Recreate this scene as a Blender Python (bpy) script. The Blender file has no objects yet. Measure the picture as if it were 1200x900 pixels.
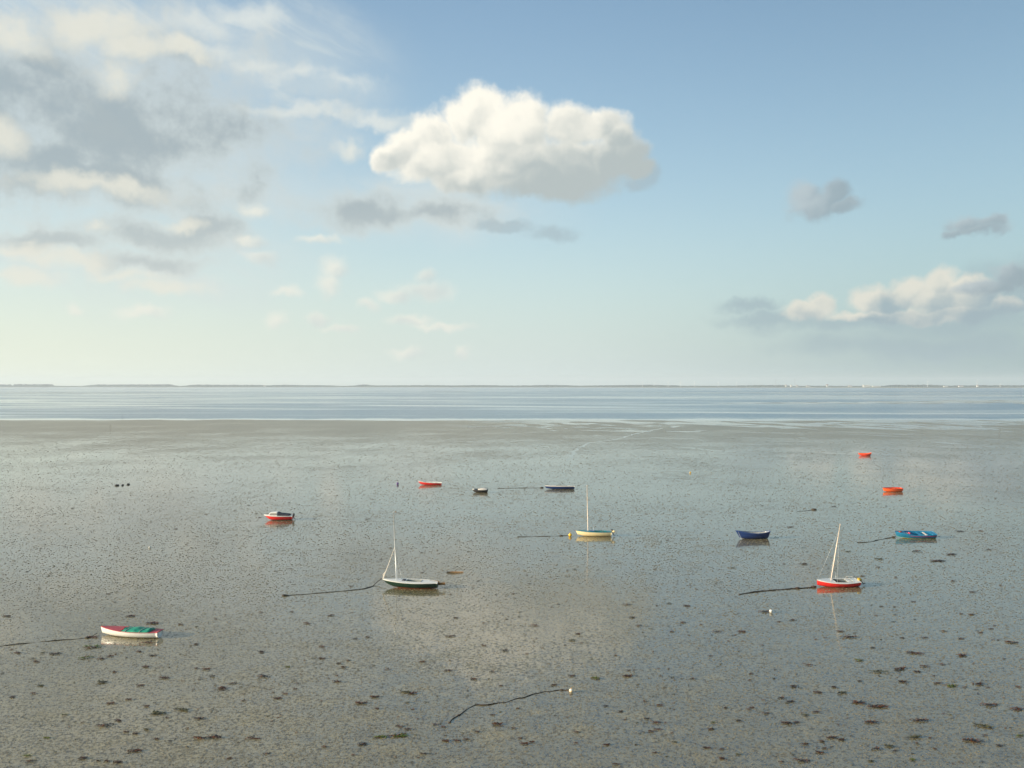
import bpy, bmesh, math, random
import numpy as np
from math import sin, cos, tan, atan, atan2, pi, radians, sqrt
from mathutils import Vector, Matrix, noise as mnoise

# ------------------------------------------------------------------ camera, light, exposure
SC = bpy.context.scene
COL = SC.collection
FPX, H_EYE, HORIZ = 1000.0, 20.0, 451.2           # focal length and horizon row for a 1200 px wide picture

cam_d = bpy.data.cameras.new('camera')
cam = bpy.data.objects.new('camera', cam_d)
COL.objects.link(cam)
cam.location = (0, 0, H_EYE)
cam.rotation_euler = (radians(90), 0, 0)
cam_d.sensor_width = 36.0
cam_d.lens = 36.0 * FPX / 1200.0
cam_d.shift_y = (HORIZ - 450.0) / 1200.0
cam_d.clip_start = 0.5
cam_d.clip_end = 60000
SC.camera = cam

SUN_EL = radians(12.5)
SUN_AZ = radians(-104)                             # measured from +Y towards +X
sun_dir = Vector((sin(SUN_AZ) * cos(SUN_EL), cos(SUN_AZ) * cos(SUN_EL), sin(SUN_EL)))
sd = bpy.data.lights.new('sun', 'SUN')
sd.energy = 4.6
sd.angle = radians(0.6)
sd.color = (1.0, 0.84, 0.64)
sun = bpy.data.objects.new('sun', sd)
COL.objects.link(sun)
sun.rotation_euler = sun_dir.to_track_quat('Z', 'Y').to_euler()
sun.location = (0, 0, 100)

SC.view_settings.view_transform = 'Standard'
SC.view_settings.look = 'None'
SC.view_settings.gamma = 1
SC.view_settings.exposure = 0.75
SC.view_settings.use_curve_mapping = False
SC.cycles.max_bounces = 8
SC.cycles.volume_bounces = 1
SC.cycles.use_denoising = True


# ------------------------------------------------------------------ a small language for shader nodes
class S:
    """a socket with arithmetic"""
    def __init__(s, nt, sock): s.nt, s.s = nt, sock
    def m(s, op, *a, clamp=False):
        n = s.nt.nodes.new('ShaderNodeMath'); n.operation = op; n.use_clamp = clamp
        for i, v in enumerate((s,) + a): put(s.nt, v, n.inputs[i])
        return S(s.nt, n.outputs[0])
    def __add__(s, o): return s.m('ADD', o)
    __radd__ = __add__
    def __sub__(s, o): return s.m('SUBTRACT', o)
    def __rsub__(s, o): return s.m('MULTIPLY', -1.0).m('ADD', o)
    def __mul__(s, o): return s.m('MULTIPLY', o)
    __rmul__ = __mul__
    def __truediv__(s, o): return s.m('DIVIDE', o)
    def __pow__(s, o): return s.m('POWER', o)
    def clamp(s): return s.m('ADD', 0.0, clamp=True)
    def max(s, o): return s.m('MAXIMUM', o)
    def min(s, o): return s.m('MINIMUM', o)
    def smax(s, o, k): return s.m('SMOOTH_MAX', o, k)
    def step(s, a, b, lo=0.0, hi=1.0):
        n = s.nt.nodes.new('ShaderNodeMapRange'); n.interpolation_type = 'SMOOTHSTEP'
        put(s.nt, s, n.inputs[0])
        for i, v in enumerate((a, b, lo, hi)): put(s.nt, v, n.inputs[i + 1])
        return S(s.nt, n.outputs[0])
    def vm(s, op, o=None, out=0):
        n = s.nt.nodes.new('ShaderNodeVectorMath'); n.operation = op
        put(s.nt, s, n.inputs[0])
        if op == 'SCALE': put(s.nt, o, n.inputs['Scale'])
        elif o is not None: put(s.nt, o, n.inputs[1])
        return S(s.nt, n.outputs[out])


def put(nt, v, inp):
    if isinstance(v, S): nt.links.new(v.s, inp)
    elif isinstance(v, (int, float)): inp.default_value = v
    else:
        v = tuple(v)
        if inp.type == 'RGBA' and len(v) == 3: v = v + (1,)
        inp.default_value = v


def mixc(nt, f, a, b, blend='MIX'):
    n = nt.nodes.new('ShaderNodeMix'); n.data_type = 'RGBA'; n.blend_type = blend
    put(nt, f, n.inputs[0]); put(nt, a, n.inputs[6]); put(nt, b, n.inputs[7])
    return S(nt, n.outputs[2])


def nz(nt, vec, scale, detail=4, rough=0.5, out=0, dist=0.0, lac=2.0, dim='3D'):
    n = nt.nodes.new('ShaderNodeTexNoise'); n.noise_dimensions = dim
    put(nt, vec, n.inputs['Vector'])
    n.inputs['Scale'].default_value = scale; n.inputs['Detail'].default_value = detail
    n.inputs['Roughness'].default_value = rough; n.inputs['Distortion'].default_value = dist
    n.inputs['Lacunarity'].default_value = lac
    return S(nt, n.outputs[out])


def xyz(nt, x, y, z=0.0):
    n = nt.nodes.new('ShaderNodeCombineXYZ')
    for i, v in enumerate((x, y, z)): put(nt, v, n.inputs[i])
    return S(nt, n.outputs[0])


def sep(nt, v):
    n = nt.nodes.new('ShaderNodeSeparateXYZ'); put(nt, v, n.inputs[0])
    return [S(nt, n.outputs[i]) for i in range(3)]


# ------------------------------------------------------------------ the sky: Nishita air, high veil, stratocumulus, cumulus
world = bpy.data.worlds.new('World')
SC.world = world
world.use_nodes = True
W = world.node_tree
for w_ in list(W.nodes): W.nodes.remove(w_)


def skyang(x, y):
    """picture px -> azimuth, elevation (radians)"""
    u = (x - 600) / FPX
    v = (HORIZ - y) / FPX
    return atan(u), atan(v / sqrt(1 + u * u))


def ell(cx, cy, rx, ry):
    a0, _ = skyang(cx - rx, cy); a1, _ = skyang(cx + rx, cy)
    ac, ec = skyang(cx, cy)
    _, e0 = skyang(cx, cy + ry); _, e1 = skyang(cx, cy - ry)
    return ((a0 + a1) / 2, (e0 + e1) / 2, (a1 - a0) / 2, (e1 - e0) / 2)


def group(name, ins, outs):
    g = bpy.data.node_groups.new(name, 'ShaderNodeTree')
    for n_, t in ins: g.interface.new_socket(n_, in_out='INPUT', socket_type=t)
    for n_ in outs: g.interface.new_socket(n_, in_out='OUTPUT', socket_type='NodeSocketFloat')
    gi = g.nodes.new('NodeGroupInput'); go = g.nodes.new('NodeGroupOutput')
    return g, gi, go


SUN2D = (-0.62, 0.78, 0)


def blob_group(name, blobs, shade=True):
    """P -> Mask (1 in a blob's middle, 0 on its rim, negative outside), Side (-1..1: turned from / to the sun)"""
    g, gi, go = group(name, [('P', 'NodeSocketVector')], ['Mask', 'Side'])
    P = S(g, gi.outputs[0])
    M = L = None
    for (cx, cy, rx, ry) in blobs:
        a, e, ra, re = ell(cx, cy, rx, ry)
        n = g.nodes.new('ShaderNodeVectorMath'); n.operation = 'MULTIPLY_ADD'
        put(g, P, n.inputs[0])
        n.inputs[1].default_value = (1 / ra, 1 / re, 0); n.inputs[2].default_value = (-a / ra, -e / re, 0)
        v = S(g, n.outputs[0])
        m = v.vm('LENGTH', out=1) * -1.0 + 1.0
        if shade:
            sdt = v.vm('DOT_PRODUCT', SUN2D, out=1)
            if L is None: L = sdt
            else:
                w = (m - M).m('MULTIPLY_ADD', 2.6, 0.5, clamp=True)
                L = L + (sdt - L) * w
        M = m if M is None else M.smax(m, 0.12)
    put(g, M, go.inputs[0])
    if L is not None: put(g, L, go.inputs[1])
    return g


def call(nt, g, P):
    n = nt.nodes.new('ShaderNodeGroup'); n.node_tree = g
    put(nt, P, n.inputs[0])
    return S(nt, n.outputs[0]), S(nt, n.outputs[1])


tc = W.nodes.new('ShaderNodeTexCoord')
D = S(W, tc.outputs['Generated']).vm('NORMALIZE')
dx, dy, dz = sep(W, D)
az = dx.m('ARCTAN2', dy)
el = dz.m('ARCSINE')
P0 = xyz(W, az, el)

sky = W.nodes.new('ShaderNodeTexSky'); sky.sky_type = 'NISHITA'
sky.sun_disc = False
sky.sun_elevation = SUN_EL; sky.sun_rotation = SUN_AZ % (2 * pi)
sky.air_density = 1.0; sky.dust_density = 1.6; sky.ozone_density = 1.6; sky.altitude = 20
NIS = mixc(W, 1.0, S(W, sky.outputs[0]), (0.190, 0.228, 0.240), 'MULTIPLY')
NIS = mixc(W, az.step(-0.1, 0.65), NIS, mixc(W, 1.0, NIS, (0.66, 0.66, 0.66), 'MULTIPLY'))
# the haze that thickens towards the horizon: warm and pale on the sun's side, blue-grey away from it
el0 = el.max(0.0)
h1 = (el0 / -0.225).m('EXPONENT')
BASE = mixc(W, h1 * 0.97, NIS, mixc(W, az.step(-0.5, 0.6), (0.76, 0.85, 0.82), (0.575, 0.715, 0.725)))
h2 = (el0 / -0.075).m('EXPONENT')
BASE = mixc(W, h2 * 0.97, BASE, mixc(W, az.step(-0.02, 0.62), mixc(W, az.step(-0.62, 0.05), (0.87, 0.90, 0.69), (0.66, 0.745, 0.70)), (0.245, 0.365, 0.375)))


def bgs(c):
    n = W.nodes.new('ShaderNodeBackground'); put(W, c, n.inputs[0]); n.inputs[1].default_value = 0.595
    return n


def mixs(f, a, b):
    n = W.nodes.new('ShaderNodeMixShader'); put(W, f, n.inputs[0])
    W.links.new(a.outputs[0], n.inputs[1]); W.links.new(b.outputs[0], n.inputs[2])
    return n


def inside(x0, x1, y0, y1):
    a0, e0 = skyang(x0, y1); a1, e1 = skyang(x1, y0)
    return az.m('GREATER_THAN', a0) * az.m('LESS_THAN', a1) * el.m('GREATER_THAN', e0) * el.m('LESS_THAN', atan((HORIZ - y0) / FPX))


wA = nz(W, P0, 9.0, 5, 0.6, out=1, dim='2D').vm('SUBTRACT', (0.5, 0.5, 0.5))
wB = nz(W, P0, 40.0, 3, 0.6, out=1, dim='2D').vm('SUBTRACT', (0.5, 0.5, 0.5))
P_soft = P0.vm('ADD', wA.vm('SCALE', 0.055))
P_puff = P0.vm('ADD', wA.vm('SCALE', 0.030)).vm('ADD', wB.vm('SCALE', 0.013))
fb = nz(W, P0, 15.0, 7, 0.62, dim='2D')
rel = nz(W, P_puff, 11.0, 3, 0.5, dim='2D') - nz(W, P_puff.vm('ADD', (-0.014, 0.018, 0)), 11.0, 3, 0.5, dim='2D')   # relief turned to the sun
fh = fb - 0.5
fc = nz(W, P_puff, 34.0, 6, 0.62, dim='2D') - 0.5
low = el.step(0.24, 0.12)                        # low clouds are seen through more air


def cumulus(name, blobs, whole, c_lit, c_dark, soft, amp, fac, COLR, k=(0.35, 0.55, 2.2), xb=0.5):
    m, sd_ = call(W, blob_group(name, blobs), P_puff)
    a = m + fh * amp + fc * (amp * 0.35)
    alpha = a.step(soft[0], soft[1])
    lit = rel * k[2] + sd_ * k[0] + xb + fc * 0.35
    if whole:
        _, ws = call(W, blob_group(name + ' body', [whole]), P_soft)
        lit = lit + ws * k[1]
    lit = lit + a.step(soft[1] + 0.25, soft[0]) * 0.2
    return mixc(W, alpha * fac, COLR, mixc(W, lit.step(0.0, 1.0), c_dark, c_lit))


# ---- left: veil, stratocumulus, puffs
C = BASE
vm_, _ = call(W, blob_group('veil', [(60, 40, 330, 170), (300, 60, 180, 85), (370, 108, 110, 34), (150, 160, 300, 150),
                                     (300, 225, 160, 50), (450, 140, 70, 16), (130, 290, 280, 90), (470, 240, 210, 55)], False), P_soft)
P_str = xyz(W, az, el * 3.6 + az * 1.3)
cn = nz(W, P_str, 4.6, 8, 0.6, dist=0.5, dim='2D')
C = mixc(W, (vm_.step(-0.25, 1.0) * 0.50).max(vm_.step(-0.15, 0.7) * cn.step(0.28, 0.72) * 0.75), C, (0.68, 0.745, 0.74))
sk_, _ = call(W, blob_group('bright streaks', [(255, 62, 55, 12), (305, 76, 60, 13), (355, 90, 60, 14), (402, 102, 44, 14), (350, 133, 80, 8), (290, 18, 70, 18), (225, 30, 70, 24), (430, 142, 40, 8)], False), P_soft)
C = mixc(W, (sk_ + fh * 1.3 + fc * 0.8 + (cn - 0.5) * 1.2).step(-0.25, 1.0) * 0.85, C, (0.74, 0.79, 0.77))
gm_, _ = call(W, blob_group('grey masses', [(60, 120, 140, 56), (25, 100, 80, 46), (215, 145, 110, 36), (60, 190, 100, 44), (45, 75, 60, 26),
                                            (160, 168, 140, 34), (20, 215, 60, 22), (160, 275, 120, 20), (235, 266, 46, 18), (60, 282, 80, 14),
                                            (160, 305, 80, 12), (430, 246, 90, 26), (505, 250, 80, 20), (100, 140, 240, 120), (120, 215, 190, 40)], False), P_soft)
dg = gm_ + fh * 1.9 + fc * 0.5
C = mixc(W, dg.step(-0.5, 0.75) * 0.84, C, mixc(W, dg.step(-0.05, 0.95) * (low * -0.55 + 1.0), (0.64, 0.68, 0.655), (0.365, 0.435, 0.465)))
bm_, _ = call(W, blob_group('lit puffs', [(112, 30, 60, 30), (15, 35, 50, 36), (130, 84, 34, 22), (150, 56, 50, 18), (205, 60, 36, 14), (5, 160, 50, 22),
                                          (75, 304, 80, 14), (20, 292, 50, 12), (200, 334, 72, 13), (150, 320, 60, 10), (105, 270, 24, 9),
                                          (212, 262, 28, 9), (110, 222, 130, 14), (20, 325, 60, 14)], False), P_soft)
C = mixc(W, (bm_ + fh * 1.8 + fc * 0.8).step(-0.2, 0.95) * 0.80, C, (0.82, 0.81, 0.71))
small = [(406, 177, 21, 17), (396, 318, 22, 18), (388, 336, 18, 16), (296, 248, 26, 11), (292, 285, 22, 8), (305, 303, 24, 7), (500, 344, 38, 13),
         (497, 328, 13, 11), (433, 358, 15, 8), (466, 350, 30, 9), (318, 378, 15, 15), (370, 373, 20, 9), (172, 366, 40, 9), (88, 362, 12, 7),
         (482, 378, 30, 8), (522, 384, 38, 6), (543, 412, 11, 11), (472, 413, 26, 7), (330, 343, 24, 7), (400, 384, 28, 5), (375, 283, 30, 6)]
C = cumulus('small puffs', small, None, (0.88, 0.87, 0.77), (0.62, 0.68, 0.67), (-0.25, 0.9), 1.2, 0.80, C, k=(0.45, 0, 2.0), xb=0.62)
gp_, gs_ = call(W, blob_group('middle grey puffs', [(645, 274, 42, 15), (590, 266, 44, 10), (766, 206, 14, 15), (752, 214, 20, 10)]), P_puff)
C = mixc(W, (gp_ + fh * 1.1).step(-0.05, 0.7) * 0.6, C, (0.38, 0.475, 0.52))
C_left = C
hero = [(566, 127, 34, 31), (546, 143, 36, 30), (618, 131, 34, 33), (600, 152, 62, 42), (662, 148, 40, 36), (700, 148, 38, 27), (722, 164, 28, 27), (506, 158, 40, 30),
        (468, 180, 32, 22), (520, 186, 70, 34), (590, 192, 94, 42), (670, 195, 84, 42), (722, 188, 40, 30), (640, 214, 84, 24), (750, 196, 20, 13), (545, 206, 62, 22), (452, 184, 22, 16), (735, 180, 26, 24), (488, 166, 46, 22), (500, 195, 50, 22)]
C_hero = cumulus('hero cumulus', hero, (590, 150, 150, 62), (1.04, 1.0, 0.88), (0.47, 0.53, 0.53), (-0.08, 0.44), 0.80, 0.985, C_left, k=(0.22, 0.55, 1.3), xb=0.68)

# ---- right: bank with lit heads, small grey clouds
C = BASE
rb_, _ = call(W, blob_group('right bank', [(1130, 374, 150, 22), (1000, 380, 130, 14), (880, 364, 40, 7), (1190, 345, 70, 38), (1085, 402, 190, 18), (900, 376, 70, 9)], False), P_soft)
C = mixc(W, (rb_ + fh * 1.1).step(-0.4, 0.9) * 0.72, C, (0.345, 0.45, 0.50))
right = [(1030, 352, 46, 24), (1068, 342, 42, 27), (1106, 330, 28, 25), (1130, 340, 32, 20), (1098, 350, 50, 24), (1138, 350, 40, 20), (946, 367, 38, 14), (962, 357, 20, 15),
         (1010, 370, 60, 9), (1180, 358, 34, 13), (1090, 368, 130, 13)]
C = cumulus('right cumulus', right, (1060, 352, 100, 28), (0.80, 0.77, 0.67), (0.34, 0.44, 0.49), (0.0, 0.5), 0.8, 0.88, C, k=(0.35, 0.35, 2.0), xb=0.5)
g2_, g2s = call(W, blob_group('grey puffs', [(945, 228, 28, 27), (978, 224, 26, 23), (960, 240, 44, 26), (990, 240, 28, 13), (1138, 266, 34, 17), (1160, 264, 30, 15),
                                             (1122, 275, 20, 10), (1150, 272, 42, 12), (1192, 324, 34, 18), (1160, 338, 50, 10)]), P_puff)
g2l = (g2s * 0.45 + 0.45 + rel * 2.0).step(0.0, 1.0)
C = mixc(W, (g2_ + fh * 0.9 + fc * 0.7).step(0.0, 0.62) * 0.85, C, mixc(W, g2l, (0.31, 0.395, 0.44), (0.50, 0.57, 0.60)))
C_right = C

b_base = bgs(BASE)
b_left = mixs(inside(425, 795, 80, 250), bgs(C_left), bgs(C_hero))
b1 = mixs(inside(-1500, 795, -900, 449), b_base, b_left)
b2 = mixs(inside(820, 1500, 170, 449), b1, bgs(C_right))
wo = W.nodes.new('ShaderNodeOutputWorld')
W.links.new(b2.outputs[0], wo.inputs[0])
world.cycles.sampling_method = 'MANUAL'
world.cycles.sample_map_resolution = 256
SC.cycles.use_adaptive_sampling = True
SC.cycles.adaptive_threshold = 0.006
SC.cycles.adaptive_min_samples = 24


# ------------------------------------------------------------------ materials
def new_mat(name):
    m = bpy.data.materials.new(name); m.use_nodes = True
    nt = m.node_tree
    for q in list(nt.nodes): nt.nodes.remove(q)
    o = nt.nodes.new('ShaderNodeOutputMaterial')
    b = nt.nodes.new('ShaderNodeBsdfPrincipled')
    nt.links.new(b.outputs[0], o.inputs[0])
    return m, nt, b, o


MATS = {}


def paint(name, col, rough=0.4, var=0.12, scale=5.0, metal=0.0, dirt=0.25, dirt_col=(0.10, 0.085, 0.06), ior=1.45):
    """weathered coat: slow tonal drift, small mud splashes, uneven gloss"""
    if name in MATS: return MATS[name]
    m, nt, b, o = new_mat(name)
    t = nt.nodes.new('ShaderNodeTexCoord')
    P = S(nt, t.outputs['Object'])
    n1 = nz(nt, P, scale, 5, 0.6); n2 = nz(nt, P, scale * 5, 5, 0.65)
    c = mixc(nt, n1.step(0.25, 0.75), tuple(v * (1 - var) for v in col), tuple(min(1, v * (1 + var)) for v in col))
    c = mixc(nt, (n2 + n1 * 0.35).step(0.66, 0.84) * dirt, c, dirt_col)
    put(nt, c, b.inputs['Base Color'])
    put(nt, n2.step(0.2, 0.8, rough * 0.75, min(1.0, rough * 1.35)), b.inputs['Roughness'])
    b.inputs['Metallic'].default_value = metal
    b.inputs['IOR'].default_value = ior
    MATS[name] = m
    return m


def mud_material():
    m, nt, b, o = new_mat('wet mud')
    g = nt.nodes.new('ShaderNodeNewGeometry')
    P = S(nt, g.outputs['Position'])
    px_, py_, pz_ = sep(nt, P)
    P2 = xyz(nt, px_, py_, 0.0)
    big = nz(nt, P2, 0.035, 5, 0.55)                       # broad drier and wetter reaches
    med = nz(nt, P2.vm('ADD', (31.0, 7.0, 0)), 0.42, 6, 0.62)
    fine = nz(nt, P2, 5.5, 4, 0.7)
    far = py_.step(150.0, 460.0)
    grain = nz(nt, P2.vm('ADD', (11.0, 3.0, 0)), 3.6, 4, 0.62)
    # film of standing water: 1 where the mud is covered
    f0 = (med - 0.5) * (far * -0.9 + 1.3) + (fine - 0.5) * 1.6 + (grain - 0.5) * 1.9 + (big - 0.5) * 1.0 + 0.66 - far * 0.66 - py_.step(78.0, 44.0) * px_.step(24.0, -4.0) * 0.20 + px_.step(5.0, 40.0) * py_.step(120.0, 70.0) * 0.06
    film = f0.step(0.22, 0.62)
    # shallow runnels and pools left near the water's edge
    runn = nz(nt, xyz(nt, px_ * 0.040 + py_ * 0.012, py_ * 0.026), 1.0, 6, 0.60, dist=0.8)
    pool = (runn + py_.step(330.0, 470.0) * 0.16).step(0.60, 0.66) * px_.step(-60.0, 60.0)
    film = film.max(pool)
    alb = mixc(nt, (nz(nt, P2, 0.9, 5, 0.6) * 0.6 + big * 0.4).step(0.3, 0.7), (0.255, 0.208, 0.104), (0.435, 0.360, 0.190))
    alb = mixc(nt, grain.step(0.41, 0.50), mixc(nt, 0.80, alb, (0.045, 0.040, 0.030)), alb)
    wet = mixc(nt, 1.0, alb, (0.60, 0.61, 0.58), 'MULTIPLY')
    put(nt, mixc(nt, film, alb, wet), b.inputs['Base Color'])
    put(nt, film * -0.27 + 0.34, b.inputs['Roughness'])
    put(nt, film * 0.80 + 1.50, b.inputs['IOR'])
    # worm casts and ripples tilt the drier mud; the film keeps only a faint swell
    q1 = nz(nt, P2, 7.0, 4, 0.6, out=1).vm('SUBTRACT', (0.5, 0.5, 0.5))
    q2 = nz(nt, P2, 1.1, 3, 0.5, out=1).vm('SUBTRACT', (0.5, 0.5, 0.5))
    tilt = q1.vm('SCALE', film * -0.325 + 0.38).vm('ADD', q2.vm('SCALE', film * -0.06 + 0.09)).vm('SCALE', pool * -0.75 + 1.0)
    nn = tilt.vm('MULTIPLY', (1, 1, 0)).vm('ADD', (0, 0, 1)).vm('NORMALIZE')
    put(nt, nn, b.inputs['Normal'])
    return m


def sea_material():
    m, nt, b, o = new_mat('tidal water')
    g = nt.nodes.new('ShaderNodeNewGeometry')
    P = S(nt, g.outputs['Position'])
    px_, py_, pz_ = sep(nt, P)
    a1 = nz(nt, xyz(nt, px_ * 0.0045 + py_ * 0.0006, py_ * 0.022), 1.0, 5, 0.55, dist=0.2)
    a2 = nz(nt, xyz(nt, px_ * 0.0017 + py_ * 0.0004 + 4.0, py_ * 0.0042), 1.0, 5, 0.55, dist=0.2)
    a3 = nz(nt, xyz(nt, px_ * 0.0006 + 9.0, py_ * 0.0011), 1.0, 4, 0.55)
    calm = ((a1 * 0.44 + a2 * 0.36 + a3 * 0.20) + (px_ * -0.00002).min(0.03).max(-0.03)).step(0.44, 0.65)
    en = nz(nt, xyz(nt, px_ * 0.02, 0.0), 1.0, 4, 0.6)
    w0 = nz(nt, xyz(nt, px_ * 0.006, 3.0), 1.0, 3, 0.5) * 60.0
    s1 = (py_ + px_ * 0.10 - 665.0 + w0).m('ABSOLUTE').step(26.0, 6.0) * px_.step(20.0, 160.0)
    s2 = (py_ + px_ * 0.30 - 830.0 + w0).m('ABSOLUTE').step(34.0, 8.0) * px_.step(-220.0, -120.0) * px_.step(200.0, 60.0)
    s3 = (py_ - px_ * 0.20 - 1420.0 + w0 * 2.0).m('ABSOLUTE').step(90.0, 30.0) * px_.step(-400.0, 200.0)
    calm = calm.max((s1 + s2 + s3).clamp() * 0.85)
    edge = (py_ + en * 60.0).step(550.0, 525.0)
    calm = calm.max(edge)
    put(nt, mixc(nt, calm, (0.11, 0.20, 0.265), (0.36, 0.42, 0.41)), b.inputs['Base Color'])  # sky reflection also painted in: pale on calm water, bluer on ruffled
    put(nt, calm * -0.16 + 0.24, b.inputs['Roughness'])
    b.inputs['IOR'].default_value = 1.33
    w1 = nz(nt, xyz(nt, px_ * 0.5, py_ * 0.9), 1.0, 4, 0.6, out=1).vm('SUBTRACT', (0.5, 0.5, 0.5))
    tilt = w1.vm('SCALE', calm * -0.30 + 0.33)
    put(nt, tilt.vm('MULTIPLY', (1, 1, 0)).vm('ADD', (0, 0, 1)).vm('NORMALIZE'), b.inputs['Normal'])
    return m


# ------------------------------------------------------------------ mesh helpers
def link_mesh(name, verts, faces, mat, parent=None, smooth=True, mats=None, idx=None):
    me = bpy.data.meshes.new(name)
    me.from_pydata([tuple(v) for v in verts], [], faces)
    me.validate()
    for m_ in (mats or [mat]): me.materials.append(m_)
    if idx is not None:
        for p, i in zip(me.polygons, idx): p.material_index = i
    if smooth:
        for p in me.polygons: p.use_smooth = True
    me.update()
    o = bpy.data.objects.new(name, me)
    COL.objects.link(o)
    if parent is not None: o.parent = parent
    return o


class MB:
    """collects shapes that belong to one part"""
    def __init__(s): s.v = []; s.f = []; s.mi = []
    def add(s, v, f, mi=0):
        k = len(s.v); s.v += [tuple(p) for p in v]
        s.f += [tuple(i + k for i in q) for q in f]; s.mi += [mi] * len(f)
        return s
    def box(s, c, d, rot=None, mi=0, taper=1.0):
        x, y, z = (q / 2 for q in d)
        vs = [Vector((sx * x * (taper if sz > 0 else 1), sy * y * (taper if sz > 0 else 1), sz * z)) for sz in (-1, 1) for sy in (-1, 1) for sx in (-1, 1)]
        if rot is not None: vs = [rot @ q for q in vs]
        vs = [q + Vector(c) for q in vs]
        return s.add(vs, [(0, 2, 3, 1), (4, 5, 7, 6), (0, 1, 5, 4), (2, 6, 7, 3), (0, 4, 6, 2), (1, 3, 7, 5)], mi)
    def tube(s, pts, rad, n=8, mi=0, cap=True):
        pts = [Vector(p) for p in pts]
        rads = rad if isinstance(rad, (list, tuple)) else [rad] * len(pts)
        vs = []; fs = []
        for i, p in enumerate(pts):
            d = (pts[min(i + 1, len(pts) - 1)] - pts[max(i - 1, 0)]).normalized()
            up = Vector((0, 0, 1)) if abs(d.z) < 0.9 else Vector((1, 0, 0))
            a = d.cross(up).normalized(); b_ = a.cross(d).normalized()
            for j in range(n):
                t = 2 * pi * j / n
                vs.append(p + (a * cos(t) + b_ * sin(t)) * rads[i])
        for i in range(len(pts) - 1):
            for j in range(n):
                fs.append((i * n + j, i * n + (j + 1) % n, (i + 1) * n + (j + 1) % n, (i + 1) * n + j))
        if cap: fs.append(tuple(range(n))); fs.append(tuple((len(pts) - 1) * n + j for j in range(n))[::-1])
        return s.add(vs, fs, mi)
    def ball(s, c, r, seg=12, ring=8, sc=(1, 1, 1), mi=0):
        vs = [Vector(c) + Vector((0, 0, r * sc[2]))]
        for i in range(1, ring):
            t = pi * i / ring
            for j in range(seg):
                u = 2 * pi * j / seg
                vs.append(Vector(c) + Vector((r * sc[0] * sin(t) * cos(u), r * sc[1] * sin(t) * sin(u), r * sc[2] * cos(t))))
        vs.append(Vector(c) - Vector((0, 0, r * sc[2])))
        fs = [(0, 1 + j, 1 + (j + 1) % seg) for j in range(seg)]
        for i in range(ring - 2):
            for j in range(seg):
                a = 1 + i * seg
                fs.append((a + j, a + seg + j, a + seg + (j + 1) % seg, a + (j + 1) % seg))
        k = len(vs) - 1; a = 1 + (ring - 2) * seg
        fs += [(a + j, k, a + (j + 1) % seg) for j in range(seg)]
        return s.add(vs, fs, mi)
    def build(s, name, mat, parent=None, smooth=True, mats=None):
        return link_mesh(name, s.v, s.f, mat, parent, smooth, mats, s.mi if mats else None)


def at(x, y, z=0.0):
    """the point of the flats seen at a place of the photograph (1200 x 900)"""
    Y = (H_EYE - z) * FPX / (y - HORIZ)
    return Vector(((x - 600) / FPX * Y, Y, z))


def tag(o, label=None, cat=None, group=None, kind=None):
    if label: o['label'] = label
    if cat: o['category'] = cat
    if group: o['group'] = group
    if kind: o['kind'] = kind
    return o


def empty(name, loc, rot=(0, 0, 0)):
    o = bpy.data.objects.new(name, None)
    o.empty_display_size = 0.3
    COL.objects.link(o)
    o.location = loc; o.rotation_euler = rot
    return o


# ------------------------------------------------------------------ the flats, the water, the far shore
MUD = mud_material()
xs = [-15000, -6000, -2500, -1200, -800, -600] + [-500 + 4 * i for i in range(251)] + [600, 800, 1200, 2500, 6000, 15000]


def water_edge(x):
    return 489 + 13 * mnoise.noise(Vector((x * 0.010, 0.3, 0))) + 8 * mnoise.noise(Vector((x * 0.045, 5.3, 0))) + 4 * mnoise.noise(Vector((x * 0.13, 9.3, 0)))


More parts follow.
